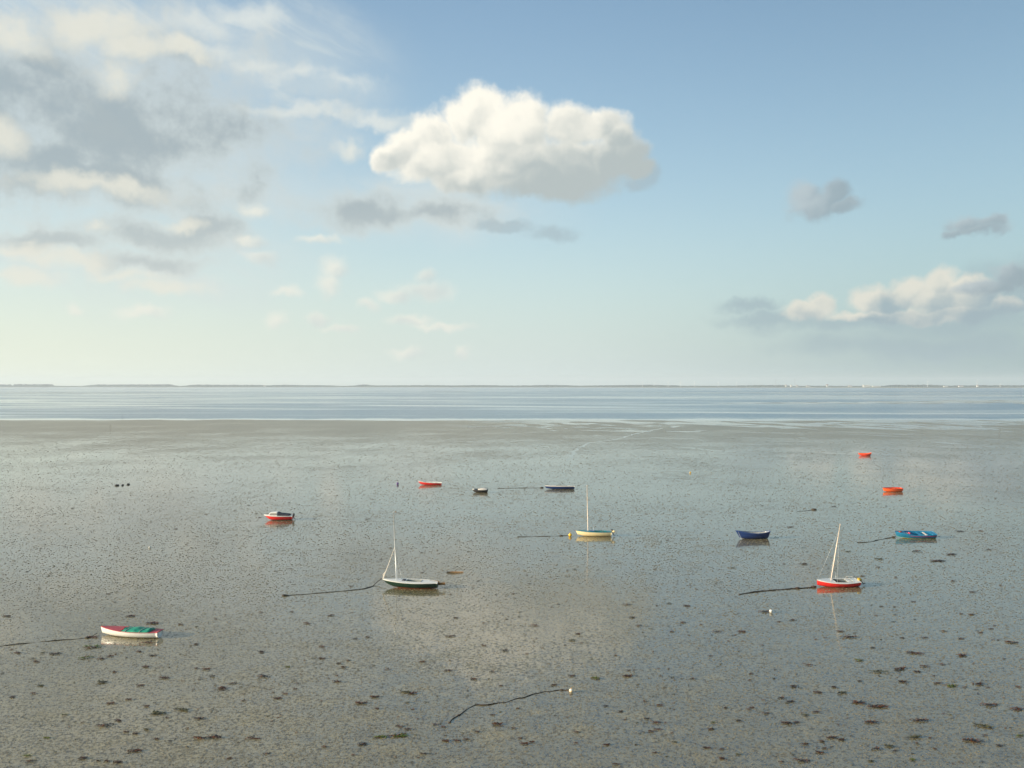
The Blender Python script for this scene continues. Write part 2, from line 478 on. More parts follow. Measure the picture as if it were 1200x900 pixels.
rows = []
for x in xs:
    e = water_edge(x)
    rows.append([(x, -300, 0), (x, 200, 0), (x, e - 22, 0), (x, e + 2, -0.03), (x, e + 60, -0.9), (x, 13000, -1.4)])
nr = 6
v = [p for c_ in rows for p in c_]
f = [(i * nr + j, (i + 1) * nr + j, (i + 1) * nr + j + 1, i * nr + j + 1) for i in range(len(xs) - 1) for j in range(nr - 1)]
mud = link_mesh('mudflat', v, f, MUD, smooth=False)
tag(mud, kind='structure')
def worm_casts(n=300000, seed=3):
    g_ = np.random.default_rng(seed)
    ypx = 500 + 408 * g_.random(n) ** 0.95; xpx = g_.uniform(-40, 1240, n)
    Y = H_EYE * FPX / (ypx - HORIZ); X = (xpx - 600) / FPX * Y
    dens = 0.5 + 0.25 * np.sin(X * 0.11 + np.sin(Y * 0.07) * 2) * np.cos(Y * 0.09 + X * 0.03) + 0.25 * np.sin(X * 0.43 + Y * 0.21) * np.sin(Y * 0.37 - X * 0.17)
    k = g_.random(n) < 0.30 + 0.70 * dens
    X, Y = X[k], Y[k]; n = len(X)
    R = (0.026 + 0.050 * g_.random(n) ** 3) * (Y / 60) ** 0.68
    Hh = R * g_.uniform(0.22, 0.62, n) * (60 / Y) ** 0.1
    m = 5
    a = (np.arange(m) / m * 2 * pi)[None, :] + g_.uniform(0, 6, (n, 1))
    rr = R[:, None] * g_.uniform(0.6, 1.5, (n, m))
    V = np.zeros((n, m + 1, 3), dtype=np.float32)
    V[:, :m, 0] = X[:, None] + np.cos(a) * rr * 1.4; V[:, :m, 1] = Y[:, None] + np.sin(a) * rr; V[:, :m, 2] = -0.004
    V[:, m, 0] = X + R * g_.uniform(-0.4, 0.4, n); V[:, m, 1] = Y; V[:, m, 2] = Hh
    base = (np.arange(n) * (m + 1))[:, None]
    j = np.arange(m); tris = np.stack([j, (j + 1) % m, np.full(m, m)], 1)
    T = (base[:, :, None] + tris[None]).reshape(-1)
    me = bpy.data.meshes.new('worm_casts')
    me.vertices.add(n * (m + 1)); me.vertices.foreach_set('co', V.reshape(-1))
    me.loops.add(len(T)); me.loops.foreach_set('vertex_index', T.astype(np.int32))
    me.polygons.add(len(T) // 3); me.polygons.foreach_set('loop_start', (np.arange(len(T) // 3) * 3).astype(np.int32))
    me.update(calc_edges=True)
    me.materials.append(paint('mud cast', (0.24, 0.200, 0.115), 0.38, 0.35, 0.6, dirt=0.35, dirt_col=(0.05, 0.043, 0.028), ior=1.7))
    o = bpy.data.objects.new('worm_casts', me); COL.objects.link(o)
    return tag(o, kind='stuff')


worm_casts()
sea = link_mesh('sea_water', [(-15000, 440, -0.022), (15000, 440, -0.022), (15000, 12900, -0.022), (-15000, 12900, -0.022)], [(0, 1, 2, 3)], sea_material(), smooth=False)
tag(sea, kind='structure')

rnd = random.Random(4)


def shore_y(u):                                            # distance of the far coast in a view direction u = X / Y
    return 7600 - 1500 * max(0.0, min(1.0, (u + 0.1) / 0.6)) + 120 * sin(u * 23)


sv = []; sf = []; N = 240
for i in range(N + 1):
    u = -1.1 + 2.2 * i / N
    Y = shore_y(u)
    for dY, z in ((0, -0.3), (14, 1.2), (60, 2.0), (90, 6.0), (130, 6.2), (3800, 5.0)):
        sv.append((u * (Y + dY), Y + dY, z))
for i in range(N):
    for j in range(5):
        sf.append((i * 6 + j, (i + 1) * 6 + j, (i + 1) * 6 + j + 1, i * 6 + j + 1))
far = link_mesh('far_coast', sv, sf, None, smooth=False, mats=[paint('dry beach grass', (0.34, 0.27, 0.16), 0.9, 0.2, 0.004, dirt=0), paint('dike turf', (0.12, 0.15, 0.06), 0.9, 0.2, 0.003, dirt=0)],
                idx=[0 if j < 2 else 1 for i in range(N) for j in range(5)])
tag(far, kind='structure')

# sandbanks that just break the surface on the right
def bank(x0, x1, y0, y1, seed):
    n = 60; vs = []; fs = []
    for i in range(n + 1):
        t = i / n; x = x0 + (x1 - x0) * t
        wdt = sin(pi * t) ** 0.6
        k1 = mnoise.noise(Vector((t * 9, seed, 0))); k2 = mnoise.noise(Vector((t * 11, seed + 5, 0)))
        ya = (y0 + y1) / 2 - (y1 - y0) / 2 * wdt * (1 + 0.5 * k1); yb = (y0 + y1) / 2 + (y1 - y0) / 2 * wdt * (1 + 0.5 * k2)
        pa, pb = at(x, ya), at(x, yb)
        for s_ in (0.0, 0.5, 1.0):
            p = pa.lerp(pb, s_); p.z = 0.05 if s_ == 0.5 else -0.1
            vs.append(p)
    for i in range(n):
        for j in range(2): fs.append((i * 3 + j, i * 3 + j + 1, (i + 1) * 3 + j + 1, (i + 1) * 3 + j))
    return vs, fs


bv = []; bf = []
for (x0, x1, y0, y1, sd) in ((1000, 1420, 467.5, 475.5, 1.0), (830, 1120, 470.5, 474.0, 2.0), (700, 1250, 459.6, 461.2, 3.0), (880, 1500, 462.6, 464.0, 4.2), (500, 560, 458.9, 459.5, 6.0), (-100, 230, 460.0, 461.0, 7.0)):
    a, c_ = bank(x0, x1, y0, y1, sd)
    k = len(bv); bv += a; bf += [tuple(i + k for i in q) for q in c_]
bk = link_mesh('sandbank', bv, bf, MUD, smooth=True)
tag(bk, kind='structure')

# haze
hz_ = MB().box((0, 6500, 65), (31000, 15000, 136)).build('haze', None, smooth=False)
hm = bpy.data.materials.new('haze'); hm.use_nodes = True
for q in list(hm.node_tree.nodes): hm.node_tree.nodes.remove(q)
ho = hm.node_tree.nodes.new('ShaderNodeOutputMaterial'); hv = hm.node_tree.nodes.new('ShaderNodeVolumePrincipled')
hv.inputs['Color'].default_value = (0.82, 0.90, 0.95, 1); hv.inputs['Density'].default_value = 0.00009; hv.inputs['Anisotropy'].default_value = 0.1
hm.node_tree.links.new(hv.outputs[0], ho.inputs['Volume'])
hz_.data.materials.clear(); hz_.data.materials.append(hm)
tag(hz_, kind='stuff')


# ------------------------------------------------------------------ boats
P_ = paint
M = dict(
    white=P_('white gelcoat', (0.78, 0.76, 0.68), 0.3, 0.06, 3, dirt=0.12), cream=P_('cream paint', (0.76, 0.62, 0.34), 0.35, 0.08, 3, dirt=0.15),
    red=P_('red paint', (0.62, 0.022, 0.018), 0.32, 0.10, 3, dirt=0.12), rose=P_('faded red deck', (0.52, 0.075, 0.085), 0.55, 0.18, 3, dirt=0.25),
    orange=P_('orange plastic', (0.85, 0.13, 0.025), 0.4, 0.10, 2, dirt=0.15), vermilion=P_('vermilion plastic', (0.72, 0.055, 0.03), 0.4, 0.10, 2, dirt=0.15),
    navy=P_('navy paint', (0.012, 0.035, 0.125), 0.3, 0.12, 3, dirt=0.15), blue=P_('sky blue paint', (0.015, 0.21, 0.37), 0.35, 0.12, 3, dirt=0.18),
    dblue=P_('deep blue paint', (0.012, 0.05, 0.24), 0.35, 0.12, 3, dirt=0.15), teal=P_('teal paint', (0.02, 0.22, 0.26), 0.4, 0.12, 3, dirt=0.2),
    green=P_('bottle green paint', (0.008, 0.030, 0.016), 0.3, 0.12, 3, dirt=0.12), mint=P_('mint stripe', (0.12, 0.55, 0.45), 0.4, 0.1, 3),
    anti=P_('red lead antifouling', (0.42, 0.075, 0.03), 0.7, 0.2, 4, dirt=0.4), black=P_('black antifouling', (0.018, 0.018, 0.020), 0.6, 0.2, 4, dirt=0.45),
    yellow=P_('yellow antifouling', (0.70, 0.36, 0.03), 0.6, 0.15, 4, dirt=0.35), tarp=P_('green tarpaulin', (0.012, 0.27, 0.165), 0.5, 0.25, 2.2, dirt=0.15),
    dark=P_('dark canvas', (0.022, 0.026, 0.040), 0.7, 0.2, 3, dirt=0.2), grey=P_('grey interior', (0.36, 0.38, 0.36), 0.6, 0.15, 3, dirt=0.4),
    wood=P_('weathered wood', (0.22, 0.13, 0.055), 0.6, 0.3, 6, dirt=0.3), brown=P_('varnished rudder', (0.17, 0.085, 0.02), 0.45, 0.25, 6, dirt=0.2),
    mast=P_('pale spar', (0.80, 0.66, 0.52), 0.35, 0.08, 2, dirt=0.05), alu=P_('anodised spar', (0.62, 0.64, 0.62), 0.35, 0.08, 2, metal=0.2, dirt=0.05),
    motor=P_('black motor cowling', (0.015, 0.015, 0.017), 0.35, 0.1, 5, dirt=0.2), mustard=P_('mustard cowling', (0.50, 0.34, 0.03), 0.4, 0.1, 5, dirt=0.2),
    rope=P_('muddy rope', (0.045, 0.032, 0.020), 0.7, 0.4, 9, dirt=0.5), chain=P_('rusty chain', (0.050, 0.028, 0.018), 0.7, 0.4, 9, dirt=0.4),
    glass=P_('cabin window', (0.30, 0.27, 0.22), 0.12, 0.05, 2, dirt=0.0), pink=P_('pink cushion', (0.75, 0.10, 0.16), 0.7, 0.1, 3, dirt=0.1),
    buoyy=P_('yellow buoy', (0.85, 0.52, 0.02), 0.4, 0.08, 5, dirt=0.15), buoyo=P_('orange white buoy', (0.88, 0.80, 0.62), 0.4, 0.08, 5, dirt=0.1),
    buoyd=P_('amber buoy band', (0.80, 0.36, 0.03), 0.4, 0.08, 5, dirt=0.1), sailcloth=P_('furled sailcloth', (0.72, 0.66, 0.56), 0.8, 0.1, 6, dirt=0.1),
    magenta=P_('magenta rubbing strake', (0.42, 0.02, 0.10), 0.4, 0.1, 3, dirt=0.1), pole=P_('grey withy', (0.10, 0.09, 0.07), 0.8, 0.2, 3),
)


class Hull:
    def __init__(s, L, B, bow, mid, stern, tr=0.75, rake=0.25, rock=0.10, full=0.38, keel=0.0, srake=0.05, wide=0.42, pw=2.0):
        s.L, s.B, s.bow, s.mid, s.stern, s.tr, s.rake, s.rock, s.full, s.keel, s.srake, s.wide, s.pw = L, B, bow, mid, stern, tr, rake, rock, full, keel, srake, wide, pw
    def w(s, t):
        c = s.wide
        if t < c: k = s.tr + (1 - s.tr) * sin(pi / 2 * t / c) ** 0.9
        else: k = max(0.0, 1 - ((t - c) / (1 - c)) ** s.pw) ** 0.85
        return max(0.006, s.B / 2 * k)
    def sz(s, t):
        return s.mid + (s.bow - s.mid) * max(0, (t - 0.35) / 0.65) ** 1.8 + (s.stern - s.mid) * max(0, (0.4 - t) / 0.4) ** 2
    def kz(s, t):
        k = s.rock * max(0, (t - 0.45) / 0.55) ** 3 * 2.2 + s.rock * 0.5 * max(0, (0.4 - t) / 0.4) ** 2
        return min(k, s.sz(t) * 0.7) + s.keel
    def pt(s, t, z, side, inset=0.0):
        u = max(0.0, min(1.0, (z - s.kz(t)) / (s.sz(t) - s.kz(t))))
        y = max(0.0, s.w(t) * (1 - (1 - u) ** 2.4) ** s.full - inset)
        x = -s.L / 2 + s.L * t - s.rake * (1 - u) * t ** 4 * 1.0 + s.srake * (1 - u) * (1 - t) ** 6
        return Vector((x, side * y, z))
    def shell(s, parent, top, bottom, zw, name='hull', stripe=None, zs=None, ns=30):
        vs = []; fs = []; mi = []
        na, nb = 5, 7
        T = [1 - (1 - i / ns) ** 1.25 if False else (i / ns) for i in range(ns + 1)]
        cols = 2 * (na + nb) + 1
        for t in T:
            k, z1 = s.kz(t), s.sz(t)
            lv = [k + (max(zw, k + 0.002) - k) * j / na for j in range(na)] + [max(zw, k + 0.002) + (z1 - max(zw, k + 0.002)) * j / nb for j in range(nb + 1)]
            vs += [s.pt(t, z, -1) for z in lv[::-1]] + [s.pt(t, z, 1) for z in lv[1:]]
        for i in range(ns):
            for j in range(cols - 1):
                fs.append((i * cols + j, (i + 1) * cols + j, (i + 1) * cols + j + 1, i * cols + j + 1))
                jj = j if j < cols // 2 else cols - 2 - j     # 0 at the sheer
                mi.append(0 if jj < nb else 1)
                if stripe and jj == nb - 1: mi[-1] = 2
        fs.append(tuple(range(cols))[::-1]); mi.append(0)
        return link_mesh(name, vs, fs, None, parent, True, [top, bottom] + ([stripe] if stripe else []), mi)
    def rail(s, parent, mat, r=0.022, name='gunwale', dz=0.0, out=0.0, t0=0.0, t1=1.0):
        mb = MB()
        for sd in (-1, 1):
            pts = []
            for i in range(25):
                t = t0 + (t1 - t0) * i / 24
                p = s.pt(t, s.sz(t), sd); p.z += dz; p.y += sd * out
                pts.append(p)
            mb.tube(pts, r, 6)
        mb.tube([s.pt(t0, s.sz(t0), -1) + Vector((0, 0, dz)), s.pt(t0, s.sz(t0), 1) + Vector((0, 0, dz))], r, 6)
        return mb.build(name, mat, parent)
    def lining(s, parent, mat, floor=0.12, t0=0.02, t1=0.96, inset=0.035, name='lining'):
        """inside skin and bottom boards of an open boat"""
        vs = []; fs = []; n = 24
        for i in range(n + 1):
            t = t0 + (t1 - t0) * i / n
            zt = s.sz(t) - 0.012; zf = max(floor, s.kz(t) + 0.05)
            zf = min(zf, zt - 0.03)
            row = [s.pt(t, zt, -1, inset), s.pt(t, (zt + zf) / 2, -1, inset), s.pt(t, zf, -1, inset), s.pt(t, zf, 1, inset), s.pt(t, (zt + zf) / 2, 1, inset), s.pt(t, zt, 1, inset)]
            vs += row
        for i in range(n):
            for j in range(5): fs.append((i * 6 + j, i * 6 + j + 1, (i + 1) * 6 + j + 1, (i + 1) * 6 + j))
        fs.append(tuple(range(6))); fs.append(tuple(n * 6 + j for j in range(6))[::-1])
        return link_mesh(name, vs, fs, mat, parent, False)
    def deck(s, parent, mat, t0=0.0, t1=0.995, hole=None, hw=0.6, crown=0.05, name='deck', well=None, floor=0.18, cut=0.0):
        """deck between two stations; hole = (ta, tb) leaves a cockpit hw of the half beam wide, lined down to the floor"""
        n = 48; m = 12; vs = []; fs = []
        for i in range(n + 1):
            t = t0 + (t1 - t0) * i / n
            for j in range(m + 1):
                q = -1 + 2 * j / m
                p = s.pt(t, s.sz(t), 1); y = p.y
                vs.append(Vector((p.x, q * y * 0.985, p.z + 0.008 + crown * (1 - q * q))))
        keep = lambda i, j: not (hole and hole[0] <= t0 + (t1 - t0) * (i + 0.5) / n <= hole[1] and abs(-1 + 2 * (j + 0.5) / m) < hw)
        edges = {}
        for i in range(n):
            for j in range(m):
                q = (i * (m + 1) + j, (i + 1) * (m + 1) + j, (i + 1) * (m + 1) + j + 1, i * (m + 1) + j + 1)
                if keep(i, j): fs.append(q)
                elif hole:
                    for (a, b_), (ii, jj) in (((q[0], q[1]), (i, j - 1)), ((q[1], q[2]), (i + 1, j)), ((q[2], q[3]), (i, j + 1)), ((q[3], q[0]), (i - 1, j))):
                        if keep(ii, jj): edges[(a, b_)] = 1
        o = link_mesh(name, vs, fs, mat, parent, True)
        if hole:
            mb = MB()
            for (a, b_) in edges:
                A, B_ = vs[a], vs[b_]
                up = Vector((0, 0, 0.03))
                mb.add([A + up, B_ + up, Vector((B_.x, B_.y, floor)), Vector((A.x, A.y, floor))], [(0, 1, 2, 3)])
            fl = [(i, j) for i in range(n) for j in range(m) if not keep(i, j)]
            for (i, j) in fl:
                q = (i * (m + 1) + j, (i + 1) * (m + 1) + j, (i + 1) * (m + 1) + j + 1, i * (m + 1) + j + 1)
                mb.add([Vector((vs[k].x, vs[k].y, floor)) for k in q], [(0, 1, 2, 3)])
            mb.build('cockpit', well or mat, parent, False)
        return o
    def thwart(s, parent, mat, t, wdt=0.22, drop=0.10, name='thwart'):
        z = s.sz(t) - drop
        y = s.pt(t, z, 1, 0.04).y; x = -s.L / 2 + s.L * t
        return MB().box((x, 0, z), (wdt, 2 * y, 0.03)).build(name, mat, parent, False)


def place(name, x0, x1, ybase, yaw, label, cat='boat', roll=0.0, pitch=0.0, group=None, sink=0.03):
    """root of a boat that spans the columns x0..x1 with its keel on the mud at row ybase; bow to the left"""
    c = at((x0 + x1) / 2, ybase)
    o = empty(name, (c.x, c.y + 0.5, -sink), (radians(roll), radians(pitch), radians(180 + yaw)))
    return tag(o, label, cat, group)


def outboard(h, parent, cowl, tilt=0.5, z=0.0, x=0.0, y=0.0):
    r = Matrix.Rotation(tilt, 3, 'Y')
    base = Vector((-h.L / 2 - 0.12 + x, y, h.sz(0) + 0.02 + z))
    mb = MB(); mb.box(base + r @ Vector((0, 0, 0.12)), (0.34, 0.22, 0.30), r, taper=0.75); mb.ball(base + r @ Vector((0, 0, 0.24)), 0.15, 10, 6, (1.05, 0.72, 0.6))
    c_ = mb.build('outboard_motor', cowl, parent)
    MB().tube([base + r @ Vector((0, 0, 0)), base + r @ Vector((0, 0, -0.55))], [0.06, 0.04], 8).box(base + r @ Vector((-0.06, 0, -0.52)), (0.26, 0.03, 0.05), r).ball(base + r @ Vector((-0.14, 0, -0.58)), 0.07, 8, 6, (0.6, 1, 1)).build('motor_leg', M['motor'], c_)


def mast(h, parent, t, height, r=0.045, lean=0.0, mat='mast', side=0.0, stays=True, boom=0.0, bowt=0.985, stay_h=0.92, wire=0.009):
    foot = Vector((-h.L / 2 + h.L * t, 0, h.sz(t) + 0.02))
    tip = foot + Vector((-sin(lean) * height, sin(side) * height, cos(lean) * height))
    m = MB().tube([foot, foot.lerp(tip, 0.5), tip], [r * 0.88, r * 0.80, r * 0.60], 10)
    m.ball(tip, r * 0.8, 8, 6)
    mo = m.build('mast', M[mat], parent)
    if stays:
        hp = foot.lerp(tip, stay_h)
        s_ = MB()
        s_.tube([Vector((h.L * (bowt - 0.5), 0, h.sz(bowt) + 0.03)), hp], wire, 5)
        for sd in (-1, 1):
            q = h.pt(t - 0.06, h.sz(t - 0.06), sd)
            s_.tube([q, hp], wire, 5)
        s_.build('rigging_wire', M['alu'], parent)
        for sd in (-1, 1): pass
        k = foot.lerp(tip, 0.62)
        MB().tube([k + Vector((0, -0.26, 0)), k + Vector((0, 0.26, 0))], 0.014, 6).build('spreader', M['alu'], mo)
    return foot, tip


def loose_line(parent, pts, r=0.012, mat='rope', name='mooring_line'):
    return MB().tube(pts, r, 6).build(name, M[mat], parent)


# 1 white rowing boat with a green tarpaulin
h = Hull(5.15, 1.38, 0.70, 0.53, 0.54, tr=0.62, rake=0.12, rock=0.09, wide=0.40)
b = place('rowing_boat', 112, 187, 747.5, -9, 'white rowing boat with faded red deck and green tarpaulin over its middle', roll=-1)
h.shell(b, M['white'], M['black'], 0.085)
h.rail(b, M['rose'], 0.024, out=0.004)
h.deck(b, M['rose'], t0=0.60, t1=0.99, name='foredeck', crown=0.03)
h.deck(b, M['rose'], t0=0.0, t1=0.16, name='stern_deck', crown=0.02)
h.lining(b, M['grey'], 0.14, 0.14, 0.62)
h.thwart(b, M['rose'], 0.57, 0.10, 0.03); h.thwart(b, M['wood'], 0.38)
tv = []; tf = []; n1, n2 = 34, 22
for i in range(n1 + 1):
    t = 0.125 + 0.455 * i / n1
    for j in range(n2 + 1):
        q = -1 + 2 * j / n2
        y = (h.w(t) - 0.015) * q
        ridge = 0.19 * (1 - abs(q) ** 2.2) * (0.78 + 0.22 * cos((t - 0.13) * 26)) * min(1, i / 1.6, (n1 - i) / 1.6)
        x = -h.L / 2 + h.L * t + 0.05 * mnoise.noise(Vector((q * 2, t * 5, 1)))
        tv.append((x, y, h.sz(t) + 0.03 + ridge + 0.035 * mnoise.noise(Vector((x * 2.4, y * 3.5, 2))) + 0.016 * mnoise.noise(Vector((x * 7, y * 7, 5))) - (0.03 if abs(q) == 1 else 0)))
for i in range(n1):
    for j in range(n2): tf.append((i * (n2 + 1) + j, (i + 1) * (n2 + 1) + j, (i + 1) * (n2 + 1) + j + 1, i * (n2 + 1) + j + 1))
tarp = link_mesh('tarpaulin', tv, tf, M['tarp'], b)
so = tarp.modifiers.new('thick', 'SOLIDIFY'); so.thickness = 0.008
for t in (0.50, 0.27):
    MB().tube([Vector((-h.L / 2 + h.L * (t + 0.012 * k_ / 6), h.w(t) * (k_ / 6) * 1.02, h.sz(t) + 0.055 + 0.19 * (1 - abs(k_ / 6) ** 2.2) * (0.78 + 0.22 * cos((t - 0.13) * 26)) - (0.05 if abs(k_) == 6 else 0))) for k_ in range(-6, 7)], 0.014, 6).build('lashing', M['sailcloth'], tarp)
MB().box((h.L * 0.10 + 0.05, -0.08, h.sz(0.62) + 0.05), (0.10, 0.55, 0.14), Matrix.Rotation(0.2, 3, 'Z')).build('hatch_board', M['rose'], b, False)
MB().tube([(h.L / 2 - 0.10, 0, h.sz(0.98) + 0.02), (h.L / 2 - 0.10, 0, h.sz(0.98) + 0.14)], 0.025, 8).build('stem_post', M['wood'], b)

# 2 green hulled sailing dinghy
h = Hull(5.65, 1.68, 0.78, 0.66, 0.64, tr=0.45, rake=0.38, rock=0.20, wide=0.42, full=0.42)
b = place('sailing_boat', 447, 513, 690, -8, 'dark green sailing boat with white deck and rolled jib hanging from its mast', roll=-2)
h.shell(b, M['green'], M['anti'], 0.17)
h.rail(b, M['white'], 0.028, name='rubbing_strake', out=0.004)
h.deck(b, M['white'], hole=(0.28, 0.56), hw=0.45, crown=0.07, well=M['grey'], floor=0.22)
f0, t0 = mast(h, b, 0.745, 6.75, 0.058, lean=-0.035, mat='alu', stays=True, stay_h=0.5, wire=0.010)
bowp = Vector((h.L / 2 - 0.06, 0, h.sz(0.99) + 0.03))
hp = f0.lerp(t0, 0.50)
jb = MB()
jb.tube([bowp + (hp - bowp) * q + Vector((0, 0, -0.05 * sin(pi * q))) for q in (0, 0.1, 0.25, 0.45, 0.7, 1)], [0.06, 0.055, 0.04, 0.032, 0.026, 0.015], 8)
jb.tube([bowp + Vector((-0.12, 0, 0.02)), bowp + Vector((-0.02, 0, 0.45)), bowp + (hp - bowp) * 0.25 + Vector((-0.05, 0, 0))], [0.02, 0.035, 0.015], 6)
jb.build('furled_jib', M['sailcloth'], b)
MB().tube([t0, t0 + Vector((-0.22, 0, 0.02))], [0.014, 0.010], 6).box(t0 + Vector((-0.24, 0, 0.03)), (0.16, 0.012, 0.09)).build('wind_vane', M['brown'], b)
MB().box((-0.45, 0.30, 0.60), (0.9, 0.10, 0.05)).build('side_bench', M['wood'], b)
MB().box((0.62, 0.0, h.sz(0.62) + 0.085), (0.34, 0.5, 0.05)).build('deck_hatch', M['dark'], b)
rd = MB().box((-h.L / 2 - 0.38, 0.02, h.sz(0) - 0.12), (0.66, 0.05, 0.24), Matrix.Rotation(0.08, 3, 'Y')).box((-h.L / 2 - 0.06, 0, h.sz(0) - 0.04), (0.12, 0.09, 0.34)).build('rudder', M['brown'], b, False)
MB().tube([(-h.L / 2 - 0.05, 0, h.sz(0) + 0.12), (-h.L / 2 + 0.85, 0.05, h.sz(0) + 0.17)], [0.022, 0.014], 6).build('tiller', M['wood'], rd)

# 3 cream sailing boat
h = Hull(4.75, 1.40, 0.76, 0.64, 0.64, tr=0.62, rake=0.28, rock=0.10)
b = place('sailing_boat', 675, 717, 629, -4, 'cream hulled sailing boat with teal deck and one bare upright mast', roll=0)
h.shell(b, M['cream'], M['black'], 0.06)
h.rail(b, M['teal'], 0.03, name='rubbing_strake')
h.deck(b, M['teal'], hole=(0.14, 0.60), hw=0.62, crown=0.03, well=M['teal'], floor=0.2)
mast(h, b, 0.655, 6.0, 0.065, lean=-0.02, mat='mast', stays=False)
h.thwart(b, M['wood'], 0.45, 0.25, 0.06); h.thwart(b, M['wood'], 0.25, 0.25, 0.06)
MB().box((0.18, -0.12, h.sz(0.5) + 0.02), (0.55, 0.5, 0.12)).build('cuddy_board', M['dblue'], b, False)
outboard(h, b, M['motor'], 0.35)
MB().ball((-h.L / 2 - 0.30, 0.35, h.sz(0) + 0.10), 0.15, 10, 8, (1.4, 1, 1)).tube([(-h.L / 2 + 0.15, 0.3, h.sz(0) + 0.05), (-h.L / 2 - 0.30, 0.35, h.sz(0) + 0.10)], 0.02, 6).build('fender', M['cream'], b)
MB().tube([(h.L / 2 - 0.05, 0, h.sz(1) + 0.02), (h.L / 2 + 0.16, 0, h.sz(1) - 0.02)], 0.03, 8).build('bow_roller', M['anti'], b)
MB().tube([(0.0, 0.0, h.sz(.4) + 0.02), (-0.03, 0.02, h.sz(.4) + 0.95)], 0.012, 6).build('boat_hook', M['alu'], b)

# 4 navy blue rowing boat
h = Hull(4.6, 1.42, 1.12, 0.78, 0.98, tr=0.36, rake=0.55, rock=0.10, srake=0.30, wide=0.46, full=0.42)
b = place('rowing_boat', 862.5, 904, 632, 5, 'navy blue rowing boat with high pointed ends and pale grey inside', roll=0)
h.shell(b, M['navy'], M['black'], 0.05)
h.rail(b, M['dblue'], 0.03)
h.lining(b, M['grey'], 0.16)
for t in (0.72, 0.50, 0.28): h.thwart(b, M['grey'], t, 0.26, 0.14)
MB().box((-h.L / 2 + 0.34, 0, h.sz(0.06) - 0.03), (0.42, 0.55, 0.05)).build('stern_seat', M['white'], b, False)
loose_line(b, [(h.L / 2 - 0.30, 0.20, h.sz(0.96) - 0.03), (h.L / 2 - 0.44, 0.30, 0.55), (h.L / 2 - 0.60, 0.36, 0.30), (h.L / 2 - 0.62, 0.42, 0.05)], 0.018, 'alu', 'painter')

# 5 red sailing boat
h = Hull(4.3, 1.75, 0.70, 0.54, 0.56, tr=0.66, rake=0.03, rock=0.10, wide=0.42, pw=2.3)
b = place('sailing_boat', 959, 1008.5, 688.3, 5, 'red hulled sailing boat with white deck and pale mast leaning to the right', roll=-5)
h.shell(b, M['red'], M['black'], 0.05)
h.rail(b, M['white'], 0.028, name='rubbing_strake')
h.deck(b, M['white'], hole=(0.16, 0.60), hw=0.66, crown=0.05, well=M['grey'], floor=0.16)
f0, t0 = mast(h, b, 0.665, 5.75, 0.055, lean=0.125, mat='mast', stays=True, stay_h=0.9, wire=0.008)
h.thwart(b, M['white'], 0.24, 0.42, 0.0, 'stern_bench'); h.thwart(b, M['wood'], 0.42, 0.22, 0.10)
MB().ball((0.30, -0.10, 0.50), 0.20, 12, 8, (1.3, 1, 0.9)).build('canvas_bag', M['dark'], b)
MB().tube([(-1.15, -0.6, h.sz(0.2) + 0.03), (-1.15, -0.6, h.sz(0.2) + 0.27), (-1.45, -0.45, h.sz(0.2) + 0.30), (-1.85, -0.35, h.sz(0.1) + 0.25), (-1.85, -0.35, h.sz(0.1) + 0.03)], 0.018, 6).build('stern_rail', M['alu'], b)
MB().tube([(-0.15, -0.75, h.sz(.45)), (-0.15, -0.75, h.sz(.45) + 0.62)], 0.014, 6).build('flag_staff', M['alu'], b)
outboard(h, b, M['mustard'], 0.75, x=-0.05)
rd = MB().box((-h.L / 2 - 0.10, -0.25, h.sz(0) - 0.16), (0.20, 0.05, 0.5)).build('rudder', M['dark'], b, False)

# 6 bright blue open boat
h = Hull(5.15, 1.80, 0.84, 0.62, 0.66, tr=0.70, rake=0.22, rock=0.12, wide=0.40, pw=2.6)
b = place('open_boat', 1050.5, 1097.5, 631, -2, 'sky blue open boat with magenta strake, yellow bottom and pink cushion inside', roll=-9)
h.shell(b, P_('turquoise paint', (0.010, 0.14, 0.25), 0.35, 0.15, 3, dirt=0.2), M['yellow'], 0.17, stripe=M['mint'])
h.rail(b, M['blue'], 0.05, out=-0.01)
h.rail(b, M['magenta'], 0.028, name='rubbing_strake', dz=-0.14, out=0.0, t0=0.01, t1=0.70)
h.lining(b, M['blue'], 0.20, inset=0.05)
h.deck(b, M['blue'], t0=0.74, t1=0.99, name='foredeck', crown=0.03)
h.deck(b, M['blue'], t0=0.0, t1=0.10, name='stern_deck', crown=0.02)
h.thwart(b, M['blue'], 0.40, 0.34, 0.06); h.thwart(b, M['sailcloth'], 0.24, 0.25, 0.10); h.thwart(b, M['dblue'], 0.64, 0.28, 0.06)
bb = MB()
for k_ in range(-2, 3): bb.box((-0.1, k_ * 0.2, 0.225), (3.0, 0.13, 0.02))
bb.build('floor_boards', M['sailcloth'], b, False)
MB().box((0.72, 0.0, 0.62), (0.22, 0.34, 0.22), Matrix.Rotation(0.3, 3, 'Z'), taper=0.85).build('cushion', M['pink'], b)
MB().tube([(1.62, 0.40, h.sz(.8) + 0.02), (1.28, 0.34, h.sz(.74) + 0.14), (1.10, 0.30, h.sz(.7) + 0.02)], 0.03, 8).build('grab_rail', M['white'], b)
MB().box((1.9, 0, h.sz(0.86) + 0.08), (0.40, 0.22, 0.08)).build('bow_fender', M['anti'], b)
MB().tube([(h.L / 2 - 0.08, 0, h.sz(0.98)), (h.L / 2 - 0.05, 0, h.sz(0.98) + 0.16)], 0.04, 8).build('stem_post', M['dblue'], b)

